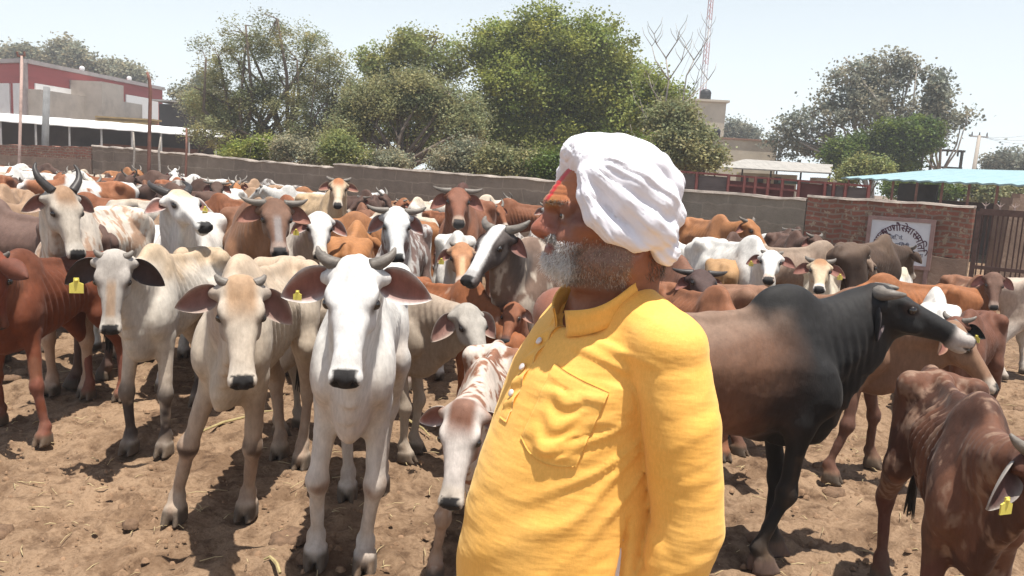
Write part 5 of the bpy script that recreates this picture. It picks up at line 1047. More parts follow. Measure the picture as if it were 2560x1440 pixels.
# ------------------------------------------------------------------ the rest of the herd, filling the yard up to the wall
_rh = np.random.RandomState(42)
WALLPTS = [(-420, 29.5), (230, 23.2), (838, 18.9), (1700, 14.4), (2022, 13.0), (2445, 11.6)]
def herd():
    rs = _rh; taken = [(FIT[k]['X'], FIT[k]['Y'], FIT[k]['yaw']) for k in HERO]
    protos = []
    defs = [dict(np=.5, hp=-.8, ny=.2, hy=.4, horn='short', thin=.8), dict(np=.1, hp=-1.0, ny=-.3, hy=-.5, horn='stub', thin=1.0), dict(np=-.4, hp=-1.0, ny=.1, horn='side', thin=.7), dict(np=.6, hp=-.7, ny=-.6, hy=-1.0, horn='side', thin=.5, hump=.6),
            dict(np=.2, hp=-.9, ny=.7, hy=1.1, horn='none', thin=.9), dict(np=.55, hp=-.9, ny=.0, hy=.1, horn='long', hsc=.55, thin=.5, hump=.7), dict(np=-.1, hp=-.8, ny=-.2, horn='none', thin=1.0), dict(np=.4, hp=-.5, ny=.5, hy=.8, horn='curl', thin=.7, hump=.5), dict(np=.3, hp=-1.1, ny=-.8, hy=-1.3, horn='short', thin=.8)]
    for d in defs: protos.append(build_cow({**d, 'hz': .86, 'ear': .80, 'droop': rs.uniform(.1, .5)}, 1.0, .021))
    coats = [("white", dict(base=WHT, head=(.66, .64, .60)), .19), ("cream white", dict(base=OFF, back=(.56, .47, .36), head=OFF), .08), ("orange brown", dict(base=ORA, back=(.36, .16, .07)), .23), ("rust red", dict(base=(.27, .10, .045)), .19),
             ("dark brown", dict(base=(.10, .055, .04)), .11), ("tan", dict(base=TAN, head=(.30, .18, .11)), .08), ("red and white", dict(base=(.30, .12, .055), patch=(WHT, 3, .50), head=(.65, .6, .56)), .07), ("brown with a white face", dict(base=(.22, .10, .055), head=(.66, .63, .6)), .05), ("mottled grey", dict(base=(.18, .15, .13), speck=((.5, .47, .44), 18, .5)), .04)]
    cp = np.array([c[2] for c in coats]); cp /= cp.sum()
    items = []
    Y = 6.9
    while Y < 27:
        X = -.68 * Y - .6
        while X < .5 * Y:
            x = X + rs.uniform(-.22, .22); y = Y + rs.uniform(-.3, .3); X += rs.uniform(.85, 1.15) * (1 if Y < 10.5 else .74)
            px, py = project([(x, y, 1.0)])[0]
            if px > 1990 or px < -160: continue
            if y > np.interp(px, [a for a, b in WALLPTS], [b for a, b in WALLPTS]) - 1.3: continue
            if 1370 < px < 1620 and y < 9: pass
            yaw = rs.uniform(-math.pi, math.pi) if rs.rand() < .45 else rs.normal(-1.6, .7)
            def segs(a):
                c_, s_ = math.cos(a[2]), math.sin(a[2]); return [(a[0] + c_ * t, a[1] + s_ * t) for t in (-.45, 0, .45)]
            me_ = segs((x, y, yaw))
            if any((a[0] - b[0]) ** 2 + (a[1] - b[1]) ** 2 < (.135 if y < 10.5 else .085) for o in taken if abs(o[0] - x) < 2 and abs(o[1] - y) < 2 for a in segs(o) for b in me_): continue
            taken.append((x, y, yaw)); items.append((x, y, yaw, px))
        Y += rs.uniform(.72, .92) * (1 if Y < 10.5 else .8)
    marks = [(60, "at the left edge"), (260, "under the red factory"), (430, "by the bent pole"), (620, "below the feathery tree"), (860, "under the wall step"), (1100, "under the umbrella tree"), (1400, "left of the turban"), (1700, "by the turban"), (1850, "right of the turban"), (3000, "under the red fence")]
    recs = []
    for i, (x, y, yaw, px) in enumerate(items):
        ci = rs.choice(len(coats), p=cp); pi = rs.randint(len(protos)); s = float(np.clip(rs.normal(.90, .08), .70, 1.06))
        a = (yaw + math.pi / 2 + math.pi) % (2 * math.pi) - math.pi
        ci = (0 if rs.rand() < .6 else 8) if 1140 < px < 1440 and y < 13 else ci
        face = "facing the camera" if abs(a) < .7 else ("seen from behind" if abs(a) > 2.4 else ("facing right" if a > 0 else "facing left"))
        wy = np.interp(px, [q[0] for q in WALLPTS], [q[1] for q in WALLPTS]); row = "close to the wall" if wy - y < 2.6 else ("midway" if y > 9.5 else "near the front")
        col = [m_ for lim, m_ in marks if px < lim][0]; recs.append([x, y, yaw, px, ci, pi, s, coats[ci][0], face, row, col])
    keys = {}
    for r in recs: keys.setdefault(tuple(r[7:]), []).append(r)
    order = {2: ["left of two,", "right of two,"], 3: ["leftmost of three,", "middle of three,", "rightmost of three,"]}
    for k, L_ in keys.items():
        L_.sort(key=lambda r: r[3]); n = len(L_)
        for j, r in enumerate(L_):
            pre = "" if n == 1 else (order[n][j] + " " if n in order else ["first", "second", "third", "fourth", "fifth", "sixth", "seventh", "eighth", "ninth", "tenth", "eleventh", "twelfth", "thirteenth", "fourteenth"][j] + " from left, ")
            lab = pre + "%s %s %s %s" % (k[0] + " cow" if "with" not in k[0] else "white faced cow", k[1], k[2], k[3])
            lab = lab if len(lab.split()) <= 16 else lab.replace("facing the camera", "facing forward").replace("seen from behind", "turned away").replace("close to the wall", "by the wall"); x, y, yaw, px, ci, pi, s = r[:7]; c = dict(protos[pi]); base_s = c['s']; c['s'] = s
            co = dict(coats[ci][1]); co['seed'] = int(rs.randint(100)); f = rs.uniform(.8, 1.15)
            for kk in ('base', 'head', 'back'):
                if kk in co: co[kk] = tuple(min(.75, v * f) for v in co[kk])
            if rs.rand() < .25 and ci > 1: co['ring'] = (.6, .55, .5)
            place_cow(c, co, x, y, yaw, lab, "cow", "cattle of the herd", y < 13)
    print("herd", len(recs), round(time.time() - T0, 1))
herd()
# ------------------------------------------------------------------ the man in the yellow kurta and white turban
def man():
    TH = rad(26); f = np.array([-math.cos(TH), -math.sin(TH), 0.]); l = np.array([math.sin(TH), -math.cos(TH), 0.]); Z = np.array([0, 0, 1.])
    ORG = np.array([.165, 1.40, 0]); E = np.array([.177, 1.36, 1.553]) - ORG; X = lambda a, b, c: f * a + l * b + Z * c
    hy_ = rad(11); hF, hL = np.array([-math.cos(hy_), -math.sin(hy_), 0]), np.array([math.sin(hy_), -math.cos(hy_), 0]); H = lambda a, b, c: E + hF * a + hL * b + Z * c; HR = np.stack([hF, hL, Z], 1)
    root = empty("person", tuple(ORG)); tag(root, "man in a white turban and yellow kurta standing in profile before the herd", "person")
    # ---- skin
    m = bpy.data.materials.new("skin"); nt, N, L, B = nodes_of(m); at_ = N.new("ShaderNodeAttribute"); at_.attribute_name = "coat"
    c = mixc(nt, .5, at_.outputs["Color"], ramp(nt, noise(nt, 90, 4, .7), [(.3, (.72, .66, .62)), (.7, (1.08, 1.04, 1.02))]), 'MULTIPLY'); L.new(c, B.inputs["Base Color"])
    B.inputs["Roughness"].default_value = .42; B.inputs["Specular IOR Level"].default_value = .45; B.inputs["Subsurface Weight"].default_value = .12; B.inputs["Subsurface Radius"].default_value = (.012, .005, .003); B.inputs["Subsurface Scale"].default_value = .6
    b1 = bump(nt, noise(nt, 420, 3, .7), .25, .0008); L.new(bump(nt, noise(nt, 90, 4, .6, "Object", (1, 1, 2.2)), .35, .002, b1), B.inputs["Normal"]); SKIN = m
    P = []
    P.append(Ell(H(.006, 0, .055), [.104, .074, .098], HR, k=.03))
    st = [(-.070, .024, .050, .01, 0, 2), (-.060, .034, .078, .03, 0, 2.1), (-.050, .042, .104, .05, 0, 2.1), (-.036, .052, .115, .06, 0, 2.1), (-.018, .057, .112, .07, 0, 2.2), (0, .063, .108, .075, 0, 2.2), (.034, .066, .113, .08, 0, 2.2), (.050, .068, .127, .085, 0, 2.1), (.075, .070, .124, .09, 0, 2.0), (.10, .066, .101, .09, 0, 1.9), (.118, .05, .082, .07, 0, 1.9)]
    P.append(Loft(E, Z, hL, hF, st, k=.02))
    P += [Cone(H(.108, 0, .042), H(.114, 0, .010), .012, .018, k=.012), Cone(H(.118, 0, .042), H(.136, 0, .017), .0085, .0120, k=.014), Ell(H(.1435, 0, .0090), [.0120, .0120, .0108], HR, k=.008), Cone(H(.137, 0, .002), H(.118, 0, -.002), .008, .008, k=.008)]
    for s in (1, -1):
        P += [Ell(H(.126, s * .0155, .0060), [.0120, .0085, .0095], HR, k=.006), Cone(H(.124, s * .010, .053), H(.104, s * .046, .051), .0085, .0065, k=.014),
              Ell(H(.092, s * .040, -.002), [.026, .020, .021], HR, k=.022), Cone(H(.084, s * .030, -.044), H(.015, s * .056, -.036), .02, .022, k=.03), Cone(H(.015, s * .056, -.04), H(.0, s * .062, .01), .02, .018, k=.03),
              Cone(H(.085, s * .058, .022), H(.04, s * .068, .015), .010, .012, k=.02)]
    P += [Ell(H(.117, 0, -.011), [.012, .024, .0065], HR, k=.006), Ell(H(.115, 0, -.0225), [.0115, .021, .008], HR, k=.006), Ell(H(.105, 0, -.040), [.020, .024, .017], HR, k=.02)]
    P += [Cone(H(-.012, 0, -.04), X(.0, .012, 1.39), .066, .072, k=.03), Ell(H(.045, 0, -.070), [.038, .040, .022], HR, k=.03), Cone(X(-.02, 0, 1.40), X(-.0, 0, 1.33), .075, .10, k=.05)]
    Fh = Field(E + [-.17, -.12, -.25], E + [.14, .12, .18], .0034)
    for p in P: Fh.add(p)
    for s in (1, -1):
        Fh.add(Ell(H(.125, s * .034, .0350), [.016, .021, .0110], HR, k=.014), sub=True); Fh.add(Ell(H(.1015, s * .0330, .0350), [.0148, .0165, .0145], HR, k=.006)); Fh.add(Ell(H(.1190, s * .0350, .0335), [.0125, .0158, .0050], HR, k=.002), sub=True)
        Fh.add(Cone(H(.110, s * .019, .0450), H(.104, s * .048, .0425), .0050, .0045, k=.006)); Fh.add(Cone(H(.109, s * .020, .0230), H(.103, s * .044, .0240), .0045, .0045, k=.008))
        Fh.add(Ell(H(.131, s * .009, -.0030), [.006, .004, .004], HR, k=.003), sub=True)
        R = Matrix.Rotation(rad(-12) * s, 3, 'Z'); ear = np.array(HR); Fh.add(Ell(H(-.006, s * .072, -.004), [.017, .0075, .030], ear, k=.008)); Fh.add(Ell(H(-.006, s * .081, -.002), [.010, .005, .018], ear, k=.004), sub=True); Fh.add(Ell(H(.003, s * .073, -.031), [.010, .007, .014], ear, k=.006))
    Fh.add(Ell(H(.121, 0, -.0168), [.016, .022, .0013], HR, k=.003), sub=True)
    V, Q = Fh.mesh(); V = relax(V, Q, 2, .4); Nn = vnormals(V, Q); q = (V - E) @ HR; a, b, u = q.T
    # wrinkles: brow, crow's feet, cheek fold
    br = np.sin(u * 2 * math.pi / .0085 + 2.0 * vnoise(V, 30, 3)) * sstep(.058, .068, u) * sstep(.102, .09, u) * sstep(.02, .06, a); V = V - Nn * (br * .0007)[:, None]
    d = (a - .083) * -.5 + (u - .03); cf = np.sin(np.arctan2(u - .030, .086 - a) * 14) * np.exp(-(((a - .074) / .012) ** 2 + ((u - .028) / .014) ** 2)) * (np.abs(b) > .03); V = V - Nn * (cf * .0009)[:, None]
    nl = np.exp(-(((a - (.110 + .25 * u)) / .004) ** 2)) * sstep(-.03, -.012, u) * sstep(.004, -.004, u) * sstep(.018, .026, np.abs(b)); V = V - Nn * (nl * .0022)[:, None]
    V = V + Nn * ((vnoise(V, 60, 8) - .5) * .0012)[:, None]
    sk = np.array([.25, .105, .066]); C = np.tile(sk, (len(V), 1)); nz = fbm(V, 35, 3, 4)
    C = lerp(C, np.tile([.34, .12, .075], (len(V), 1)), sstep(.112, .132, a) * sstep(.05, .02, u) * .8)
    C = lerp(C, np.tile([.13, .055, .038], (len(V), 1)), np.exp(-(((a - .104) / .020) ** 2 + ((u - .033) / .014) ** 2)) * sstep(.012, .02, np.abs(b)) * .85)  # eye sockets darkened: shade under the brow put into the skin colour
    C = lerp(C, np.tile([.24, .10, .06], (len(V), 1)), sstep(-.06, -.10, u))
    C = lerp(C, np.tile([.44, .165, .065], (len(V), 1)), sstep(.052, .062, u + .012 * (nz - .5)) * sstep(.035, .06, a) * .85)
    C = lerp(C, np.tile([.52, .30, .05], (len(V), 1)), np.exp(-(((u - .055) / .008) ** 2)) * sstep(.095, .105, a) * sstep(.004, .012, np.abs(b)) * sstep(.04, .025, np.abs(b)) * .45)
    C = lerp(C, np.tile([.52, .030, .028], (len(V), 1)), sstep(.0095, .0065, np.abs(b - .0085 + .003 * (nz - .5))) * sstep(.054, .060, u) * sstep(.06, .08, a))
    lip = np.exp(-(((u + .0175) / .009) ** 2)) * sstep(.106, .112, a) * sstep(.026, .018, np.abs(b)); C = lerp(C, np.tile([.22, .075, .06], (len(V), 1)), lip)
    # beard zone
    bz = sstep(.004, -.010, u - .0 + .42 * (a - .075).clip(-.05, .03) * -1 + .0) * (np.abs(b) < .09) * sstep(-.006, .010, a) * sstep(-.115, -.088, u)
    jawline = sstep(-.006, -.018, u - .30 * (.045 - a).clip(0, .06) - .0) ; bz = jawline * sstep(-.004, .010, a) * sstep(-.090, -.078, u)
    bz *= 1 - sstep(.98, 1.0, lip) * .0; bz = bz * (1 - np.clip(lip * 1.6, 0, 1))
    C = lerp(C, np.tile([.22, .14, .105], (len(V), 1)), bz * .75)
    # ---- the rest of the body: trunk, arms, hands, legs (mostly clothed)
    P2 = [Cone(H(-.012, 0, -.03), X(.0, .012, 1.37), .054, .062, k=.03), Loft([0, 0, 0], Z, l, f, [(.86, .13, .13, .11, 0, 2), (1.0, .125, .17, .11, 0, 2), (1.2, .125, .13, .10, 0, 2), (1.34, .125, .09, .085, 0, 2), (1.40, .08, .06, .06, 0, 2)], k=.05)]
    shp = {}
    for s in (1, -1):
        sh, el, wr = X(-.012, s * .178, 1.380), X(-.046, s * .222, 1.11), X(.02, s * .226, .85); shp[s] = (sh, el, wr)
        P2 += [Cone(X(0, s * .07, 1.37), sh, .05, .05, k=.04), Cone(sh, el, .044, .038, k=.03), Cone(el, wr, .038, .026, k=.03), Cone(wr, X(.028, s * .226, .80), .026, .030, side=l, fs=.7, k=.02),
               Cone(X(0, s * .085, .88), X(.01, s * .095, .50), .088, .056, k=.03), Cone(X(.01, s * .095, .50), X(-.02, s * .10, .10), .052, .036, k=.03), Cone(X(-.03, s * .10, .045), X(.13, s * .115, .025), .038, .03, side=l, fs=1.2, k=.02)]
    lo = np.min([p.bbox()[0] for p in P2], 0) - .03; hi = np.max([p.bbox()[1] for p in P2], 0) + .03; Fb = Field(lo, hi, .010)
    for p in P2: Fb.add(p)
    V2, Q2 = Fb.mesh()
    VV, QQ, CC = [V, V2], [Q, Q2 + len(V)], [C, np.tile(sk, (len(V2), 1))]; nv = len(V) + len(V2)
    for s in (1, -1):
        w = X(.03, s * .226, .79); dn = unit(-Z * .96 + f * .25); th = unit(f * .8 - l * s * .25); P3 = [Loft(w, dn, f, l, [(-.02, .026, .017, .017, 0, 2), (.03, .036, .014, .015, 0, 2.2), (.085, .040, .012, .013, 0, 2.4)], k=.012)]
        for i, (o, Ln) in enumerate(((.030, .070), (.011, .078), (-.009, .073), (-.028, .058))):
            p0 = w + dn * .080 + f * o; cur = -l * s; p1 = p0 + unit(dn + cur * .25) * Ln * .48; p2 = p1 + unit(dn + cur * .7) * Ln * .30; p3 = p2 + unit(dn * .8 + cur) * Ln * .25
            P3 += [Cone(p0, p1, .0095, .0088, k=.006), Cone(p1, p2, .0088, .008, k=.004), Cone(p2, p3, .008, .007, k=.004)]
        t0 = w + dn * .015 + f * .028; t1 = t0 + unit(dn * .75 + th) * .045; t2 = t1 + unit(dn + th * .35) * .032; P3 += [Cone(t0, t1, .013, .011, k=.012), Cone(t1, t2, .0105, .0085, k=.004)]
        lo = np.min([p.bbox()[0] for p in P3], 0) - .01; hi = np.max([p.bbox()[1] for p in P3], 0) + .01; Ff = Field(lo, hi, .0042)
        for p in P3: Ff.add(p)
        v3, q3 = Ff.mesh(); v3 = relax(v3, q3, 1, .4); VV.append(v3); QQ.append(q3 + nv); CC.append(np.tile(sk * .9, (len(v3), 1))); nv += len(v3)
    mesh_obj("body", np.concatenate(VV), np.concatenate(QQ), SKIN, root, True, np.concatenate(CC))
    for s in (1, -1):
        mm = MB(); uvsphere(mm, H(.1015, s * .0330, .0345), .0130, 16, 12); e = mm.build("eye", mat("eye_white", (.50, .42, .36), .15, .1, 40, 0, spec=.6), root, True)
        mm = MB(); uvsphere(mm, H(.1085, s * .0345, .0343), .0067, 12, 10); mm.build("iris", M_EYE, e, True)
    # ---- hair strands
    rs = np.random.RandomState(8)
    def hair(name, idx, n, ln, wd, dirf, cola, colb, pw=None):
        i = rs.choice(idx, n, p=(pw[idx] / pw[idx].sum()) if pw is not None else None); p = V[i] + rs.randn(n, 3) * .0012; nn = Nn[i]; d = dirf(q[i], nn) + rs.randn(n, 3) * .38; d /= np.linalg.norm(d, axis=1, keepdims=True)
        L_ = (ln(q[i]) * (.6 + .7 * rs.rand(n)))[:, None]; curl = rs.randn(n, 3) * .9; sd = np.cross(d, rs.randn(n, 3)); sd /= np.linalg.norm(sd, axis=1, keepdims=True); sd *= wd
        pts = [p, p + d * L_ * .5 + nn * L_ * .12, p + (d + curl * .5) * L_ - Z * L_ * .1]; W_ = [1, .8, .15]; A = np.stack([pp + sd * w_ * sg for pp, w_ in zip(pts, W_) for sg in (-1, 1)], 1).reshape(-1, 3)
        k = np.arange(n)[:, None] * 6; F = np.concatenate([k + [0, 1, 3, 2], k + [2, 3, 5, 4]]); t = (rs.rand(n) < .55)[:, None]; cc = np.where(t, cola(q[i]), colb(q[i])) * (.7 + .5 * rs.rand(n))[:, None]
        return mesh_obj(name, A, F, HAIR, root, False, np.repeat(np.clip(cc, 0, .85), 6, 0))
    HAIR = bpy.data.materials.new("beard_hair"); nt, N_, L_2, B2 = nodes_of(HAIR); at2 = N_.new("ShaderNodeAttribute"); at2.attribute_name = "coat"; L_2.new(at2.outputs["Color"], B2.inputs["Base Color"]); B2.inputs["Roughness"].default_value = .5
    white = np.array([.86, .84, .81]); grey = np.array([.30, .25, .21]); dark = np.array([.10, .07, .055])
    chin = lambda Q_: sstep(.078, .102, Q_[:, 0])[:, None]
    corner = lambda Q_: np.exp(-(((Q_[:, 0] - .088) / .012) ** 2 + ((Q_[:, 2] + .026) / .013) ** 2))[:, None]
    def bd(Q_, nn): return nn * .42 - Z * .85 + hF * (.15 * sstep(.04, .10, Q_[:, 0]))[:, None] - hF * (.25 * sstep(.07, .03, Q_[:, 0]))[:, None]
    soft = sstep(.012, -.012, u - .30 * (.045 - a).clip(0, .06)) * sstep(-.004, .012, a) * sstep(-.086, -.070, u) * (1 - np.clip(lip * 2.0, 0, 1)) * np.where((a > .098) & (u > -.030) & (np.abs(b) < .022), 0, 1); soft = soft * np.where((a > .086) & (u > -.004), 0, 1); soft = soft ** 1.6 * (.30 + .70 * sstep(.07, .095, a)); idx = np.where(soft > .01)[0]
    hair("beard", idx, 11500, lambda Q_: .0042 + .0050 * sstep(.06, .10, Q_[:, 0]) * sstep(-.02, -.05, Q_[:, 2]), .00036, bd, lambda Q_: (np.array([.46, .37, .30]) * (1 - chin(Q_)) + white * chin(Q_)) * (1 - .65 * corner(Q_)), lambda Q_: (np.array([.20, .145, .11]) * (1 - chin(Q_)) + (white * .8) * chin(Q_)) * (1 - .65 * corner(Q_)), pw=soft)
    mi = np.where((a > .098) & (u > -.009) & (u < .003) & (np.abs(b) < .034) & (a < .128))[0]
    hair("moustache", mi, 2600, lambda Q_: .0062 + 0 * Q_[:, 0], .00036, lambda Q_, nn: nn * .45 - Z * .40 + hL * (np.sign(Q_[:, 1]) * .8)[:, None], lambda Q_: np.tile(white * .8, (len(Q_), 1)), lambda Q_: np.tile(grey, (len(Q_), 1)))
    ei = np.where((a > .096) & (u > .052) & (u < .0580) & (np.abs(b) > .010) & (np.abs(b) < .050))[0]
    if len(ei): hair("eyebrows", ei, 420, lambda Q_: .0045 + 0 * Q_[:, 0], .0004, lambda Q_, nn: nn * .5 + hL * (np.sign(Q_[:, 1]))[:, None] + Z * .2, lambda Q_: np.tile(grey * .7, (len(Q_), 1)), lambda Q_: np.tile(dark, (len(Q_), 1)))
    ni = np.where((a < -.03) & (u < .0) & (u > -.06))[0]
    if len(ni): hair("nape_hair", ni, 900, lambda Q_: .010 + 0 * Q_[:, 0], .0004, lambda Q_, nn: nn * .3 - Z, lambda Q_: np.tile(grey * .6, (len(Q_), 1)), lambda Q_: np.tile(dark, (len(Q_), 1)))
    # ---- turban
    T = [Ell(H(.012, 0, .110), [.084, .098, .062], HR, k=.02), Ell(H(-.018, 0, .064), [.072, .100, .088], HR, k=.02), Ell(H(-.048, 0, .012), [.044, .072, .046], HR, k=.014)]
    def roll(pts, r, fs, k): 
        for i in range(len(pts) - 1): T.append(Cone(pts[i], pts[i + 1], r[i], r[i + 1], side=hL, k=k))
    for s in (1, -1):
        T.append(Ell(H(.030, s * .066, .075), [.050, .024, .055], HR, k=.012)); Pn = H(.076, s * .054, .124)
        R1 = [Pn, H(.086, s * .066, .104), H(.084, s * .076, .070), H(.070, s * .084, .038), H(.040, s * .089, .014), H(.0, s * .090, .000), H(-.036, s * .088, .008)]
        roll(R1, [.010, .014, .017, .019, .019, .018, .016], 1, .006)
        R2 = [Pn, H(.066, s * .078, .104), H(.022, s * .088, .062), H(-.015, s * .092, .034), H(-.042, s * .084, .018), H(-.062, s * .055, .006)]
        roll(R2, [.010, .018, .024, .026, .026, .024], 1, .008)
        R3 = [Pn, H(.045, s * .078, .120), H(.005, s * .090, .098), H(-.034, s * .088, .070), H(-.058, s * .066, .045), H(-.068, s * .02, .03)]
        roll(R3, [.010, .020, .026, .028, .028, .026], 1, .008)
        R4 = [Pn, H(.025, s * .070, .132), H(-.025, s * .070, .122), H(-.056, s * .055, .094), H(-.070, s * .02, .06)]
        roll(R4, [.012, .022, .026, .028, .024], 1, .010)
        R5 = [H(-.040, s * .074, .0), H(-.056, s * .072, -.016), H(-.070, s * .045, -.014), H(-.078, 0, -.010)]
        roll(R5, [.020, .022, .022, .020], 1, .006)
    roll([H(.064, .062, .116), H(.074, .044, .130), H(.079, .022, .138), H(.080, 0, .140), H(.079, -.022, .138), H(.074, -.044, .130), H(.064, -.062, .116)], [.016, .020, .022, .023, .022, .020, .016], 1, .02)
    roll([H(.045, .055, .128), H(.050, .028, .140), H(.050, 0, .144), H(.050, -.028, .140), H(.045, -.055, .128)], [.018, .022, .023, .022, .018], 1, .02)
    roll([H(.012, .05, .138), H(.016, 0, .148), H(.012, -.05, .138)], [.018, .02, .018], 1, .016)
    Ft = Field(H(.15, .15, -.10) * 0 + E + [-.14, -.16, -.09], E + [.17, .16, .22], .0034)
    for p in T: Ft.add(p)
    Ft.add(Ell(H(.03, 0, .02), [.075, .066, .085], HR, k=.004), sub=True); Ft.add(Ell(H(-.0, 0, -.06), [.07, .066, .05], HR, k=.006), sub=True)
    Vt, Qt = Ft.mesh(); Vt = relax(Vt, Qt, 2, .4); Nt = vnormals(Vt, Qt); qt = (Vt - E) @ HR
    disp = np.zeros(len(Vt))
    for s in (1, -1):
        o = np.array([.074, s * .048, .112]); ax = unit(np.array([-.11, 0, -.01]) - o); r = qt - o; t = r @ ax; pr = r - np.outer(t, ax); e1 = unit(np.cross(ax, [0, 1, 0])); e2 = np.cross(ax, e1); ang = np.arctan2(pr @ e2, pr @ e1); dist = np.linalg.norm(r, axis=1)
        wgt = sstep(-.02, .02, qt[:, 1] * s) * sstep(.012, .05, dist)
        K_ = np.stack([np.cos(ang) * 2.0 + 5, np.sin(ang) * 2.0 + 5, t * 1.6 + s * 3], 1)
        n1 = np.abs(fbm(K_, 2.4, 2, 5, .3) - .5) * 2; n2 = np.abs(fbm(K_, 8.0, 1, 9) - .5) * 2
        disp += wgt * (-.0028 * sstep(.22, .0, n1) - .0016 * sstep(.35, .0, n2) + .002 * (vnoise(K_, 3.2, 4) - .5))
    Vt = Vt + Nt * disp[:, None] + Nt * ((vnoise(Vt, 12, 3) - .5) * .002)[:, None]
    cloth = bpy.data.materials.new("turban_cotton"); nt, N_, L_3, B3 = nodes_of(cloth); B3.inputs["Base Color"].default_value = (.78, .77, .82, 1); B3.inputs["Roughness"].default_value = .8; B3.inputs["Specular IOR Level"].default_value = .2; B3.inputs["Sheen Weight"].default_value = .2
    B3.inputs["Subsurface Weight"].default_value = .15; B3.inputs["Subsurface Radius"].default_value = (.01, .01, .01); b1 = bump(nt, noise(nt, 900, 2, .7), .15, .0006); L_3.new(bump(nt, noise(nt, 30, 3, .5, "Object", (1, 1, .6)), .2, .002, b1), B3.inputs["Normal"])
    mesh_obj("turban", Vt, Qt, cloth, root, True)
    # ---- kurta
    Kp = [Loft([0, 0, 0], Z, l, f, [(.50, .235, .235, .20, 0, 2.1), (.80, .205, .235, .165, 0, 2.1), (.95, .192, .240, .145, 0, 2.1), (1.06, .180, .232, .135, 0, 2.1), (1.15, .172, .208, .13, 0, 2.1), (1.24, .168, .178, .128, 0, 2.1), (1.32, .165, .148, .12, 0, 2.1), (1.38, .15, .110, .105, 0, 2.1), (1.425, .09, .072, .088, 0, 2)], "torso", .03)]
    for s in (1, -1):
        sh, el, wr = X(-.012, s * .178, 1.388), X(-.046, s * .222, 1.11), X(.015, s * .225, .86)
        if s < 0: sh = X(-.02, s * .168, 1.352)
        Kp += [Cone(X(-.012, s * .06, 1.425 if s > 0 else 1.41), sh, .060, .060, region="torso", k=.04), Cone(sh, X(-.03, s * .205, 1.27), .061, .062, side=l, fs=.93, region="sleeve", k=.010), Cone(X(-.03, s * .205, 1.27), el, .062, .058, region="sleeve", k=.004), Cone(el, X(-.0, s * .218, .92), .055, .053, region="sleeve", k=.004), Cone(X(-.0, s * .218, .92), X(.015, s * .218, .845), .053, .050, region="sleeve", k=.01)]
    Fk = Field(X(0, 0, 0) + [-.36, -.36, .46], [.36, .36, 1.50], .0058)
    for p in Kp: Fk.add(p)
    # opened neck hole and hollow hem
    nb = E + np.array([.012, .0, -.125]); NC = X(.022, .028, 1.40); Fk.add(Cone(NC + [0, 0, .025], NC + [0, 0, .14], .068, .074, k=.01), sub=True); Fk.add(Cone(NC + f * .05 + [0, 0, .03], NC + f * .085 - l * .025, .024, .012, k=.01), sub=True)
    for s in (1,): Fk.add(Cone(X(.031, .180, 1.108), X(.052, .188, .985), .0045, .0115, side=l, fs=3.0, k=.003), sub=True); Fk.add(Cone(X(.052, .188, .985), X(.075, .20, .5), .0115, .03, side=l, fs=2.0, k=.004), sub=True); Fk.add(Loft([0, 0, 0], Z, l, f, [(.40, .225, .225, .19, 0, 2.1), (.56, .225, .223, .185, 0, 2.1)], k=.01), sub=True)
    Vk, Qk = Fk.mesh(); Vk = relax(Vk, Qk, 1, .4); Nk = vnormals(Vk, Qk); kf, kl, kz = Vk @ f, Vk @ l, Vk[:, 2]
    ds = np.minimum.reduce([p.dist(Vk) for p in Kp if p.region == 'sleeve']); dt = np.minimum.reduce([p.dist(Vk) for p in Kp if p.region == 'torso']); sl = sstep(-.004, .006, dt - ds)
    S = np.stack([kf, kl, kz], 1); D = np.zeros(len(Vk))
    ridge = lambda P_, fr, sd, wdt=.22: sstep(wdt, 0, np.abs(fbm(P_, fr, 2, sd, .45) - .5) * 2)
    # sleeve: crinkles across, drawn slantwise to the elbow
    for s in (1, -1):
        ws = sl * (kl * s > 0); pa = np.stack([kf * .9 + kz * .25, kl * .9, kz * 3.0 + kf * 1.5 * 1.0], 1)
        amp = .35 + .65 * np.exp(-((kz - 1.06) / .13) ** 2) + .45 * np.exp(-((kz - .93) / .08) ** 2)
        D += ws * amp * (.0042 * ridge(pa, 3.6, 3, .3) - .0022 * ridge(pa, 6.5, 13, .22)); D += ws * .006 * np.sin(np.clip((kz - 1.0) * 60, -9, 20) + 9 * kf + 4 * vnoise(S, 9, 2)) * np.exp(-((kz - 1.03) / .10) ** 2) * sstep(-.03, .05, kf + .03)
    to = 1 - sl; axd = np.sqrt((kf - .03) ** 2 + (kz - 1.27) ** 2)
    ang = np.arctan2(kz - 1.30, kf + .06); pt = np.stack([np.cos(ang) * 1.5, np.sin(ang) * 1.5, axd * 1.6], 1)
    D += to * (.0065 * ridge(pt + 3, 2.6, 5) * np.exp(-(axd / .22) ** 2) * sstep(.02, .10, kl))
    pb = np.stack([kf * .8 + kl * .8, kl * .3, kz * 2.2 + kf * .9 - kl * .9], 1); D += to * (.0030 * ridge(pb, 2.6, 21, .35) - .0010 * ridge(pb, 7.0, 22, .25)) * (.35 + .8 * sstep(1.3, 1.0, kz))
    D += to * .010 * (fbm(S, 4, 2, 33) - .5)
    D -= .0018 * np.exp(-((dt - ds) / .007) ** 2) * sstep(1.42, 1.36, kz)
    hem = to * sstep(1.0, .6, kz); D += hem * .010 * np.sin(np.arctan2(kl, kf) * 11 + 2 * vnoise(S, 3, 7))
    Vk = Vk + Nk * D[:, None]
    kur = bpy.data.materials.new("yellow_cotton"); nt, N_, L_4, B4 = nodes_of(kur)
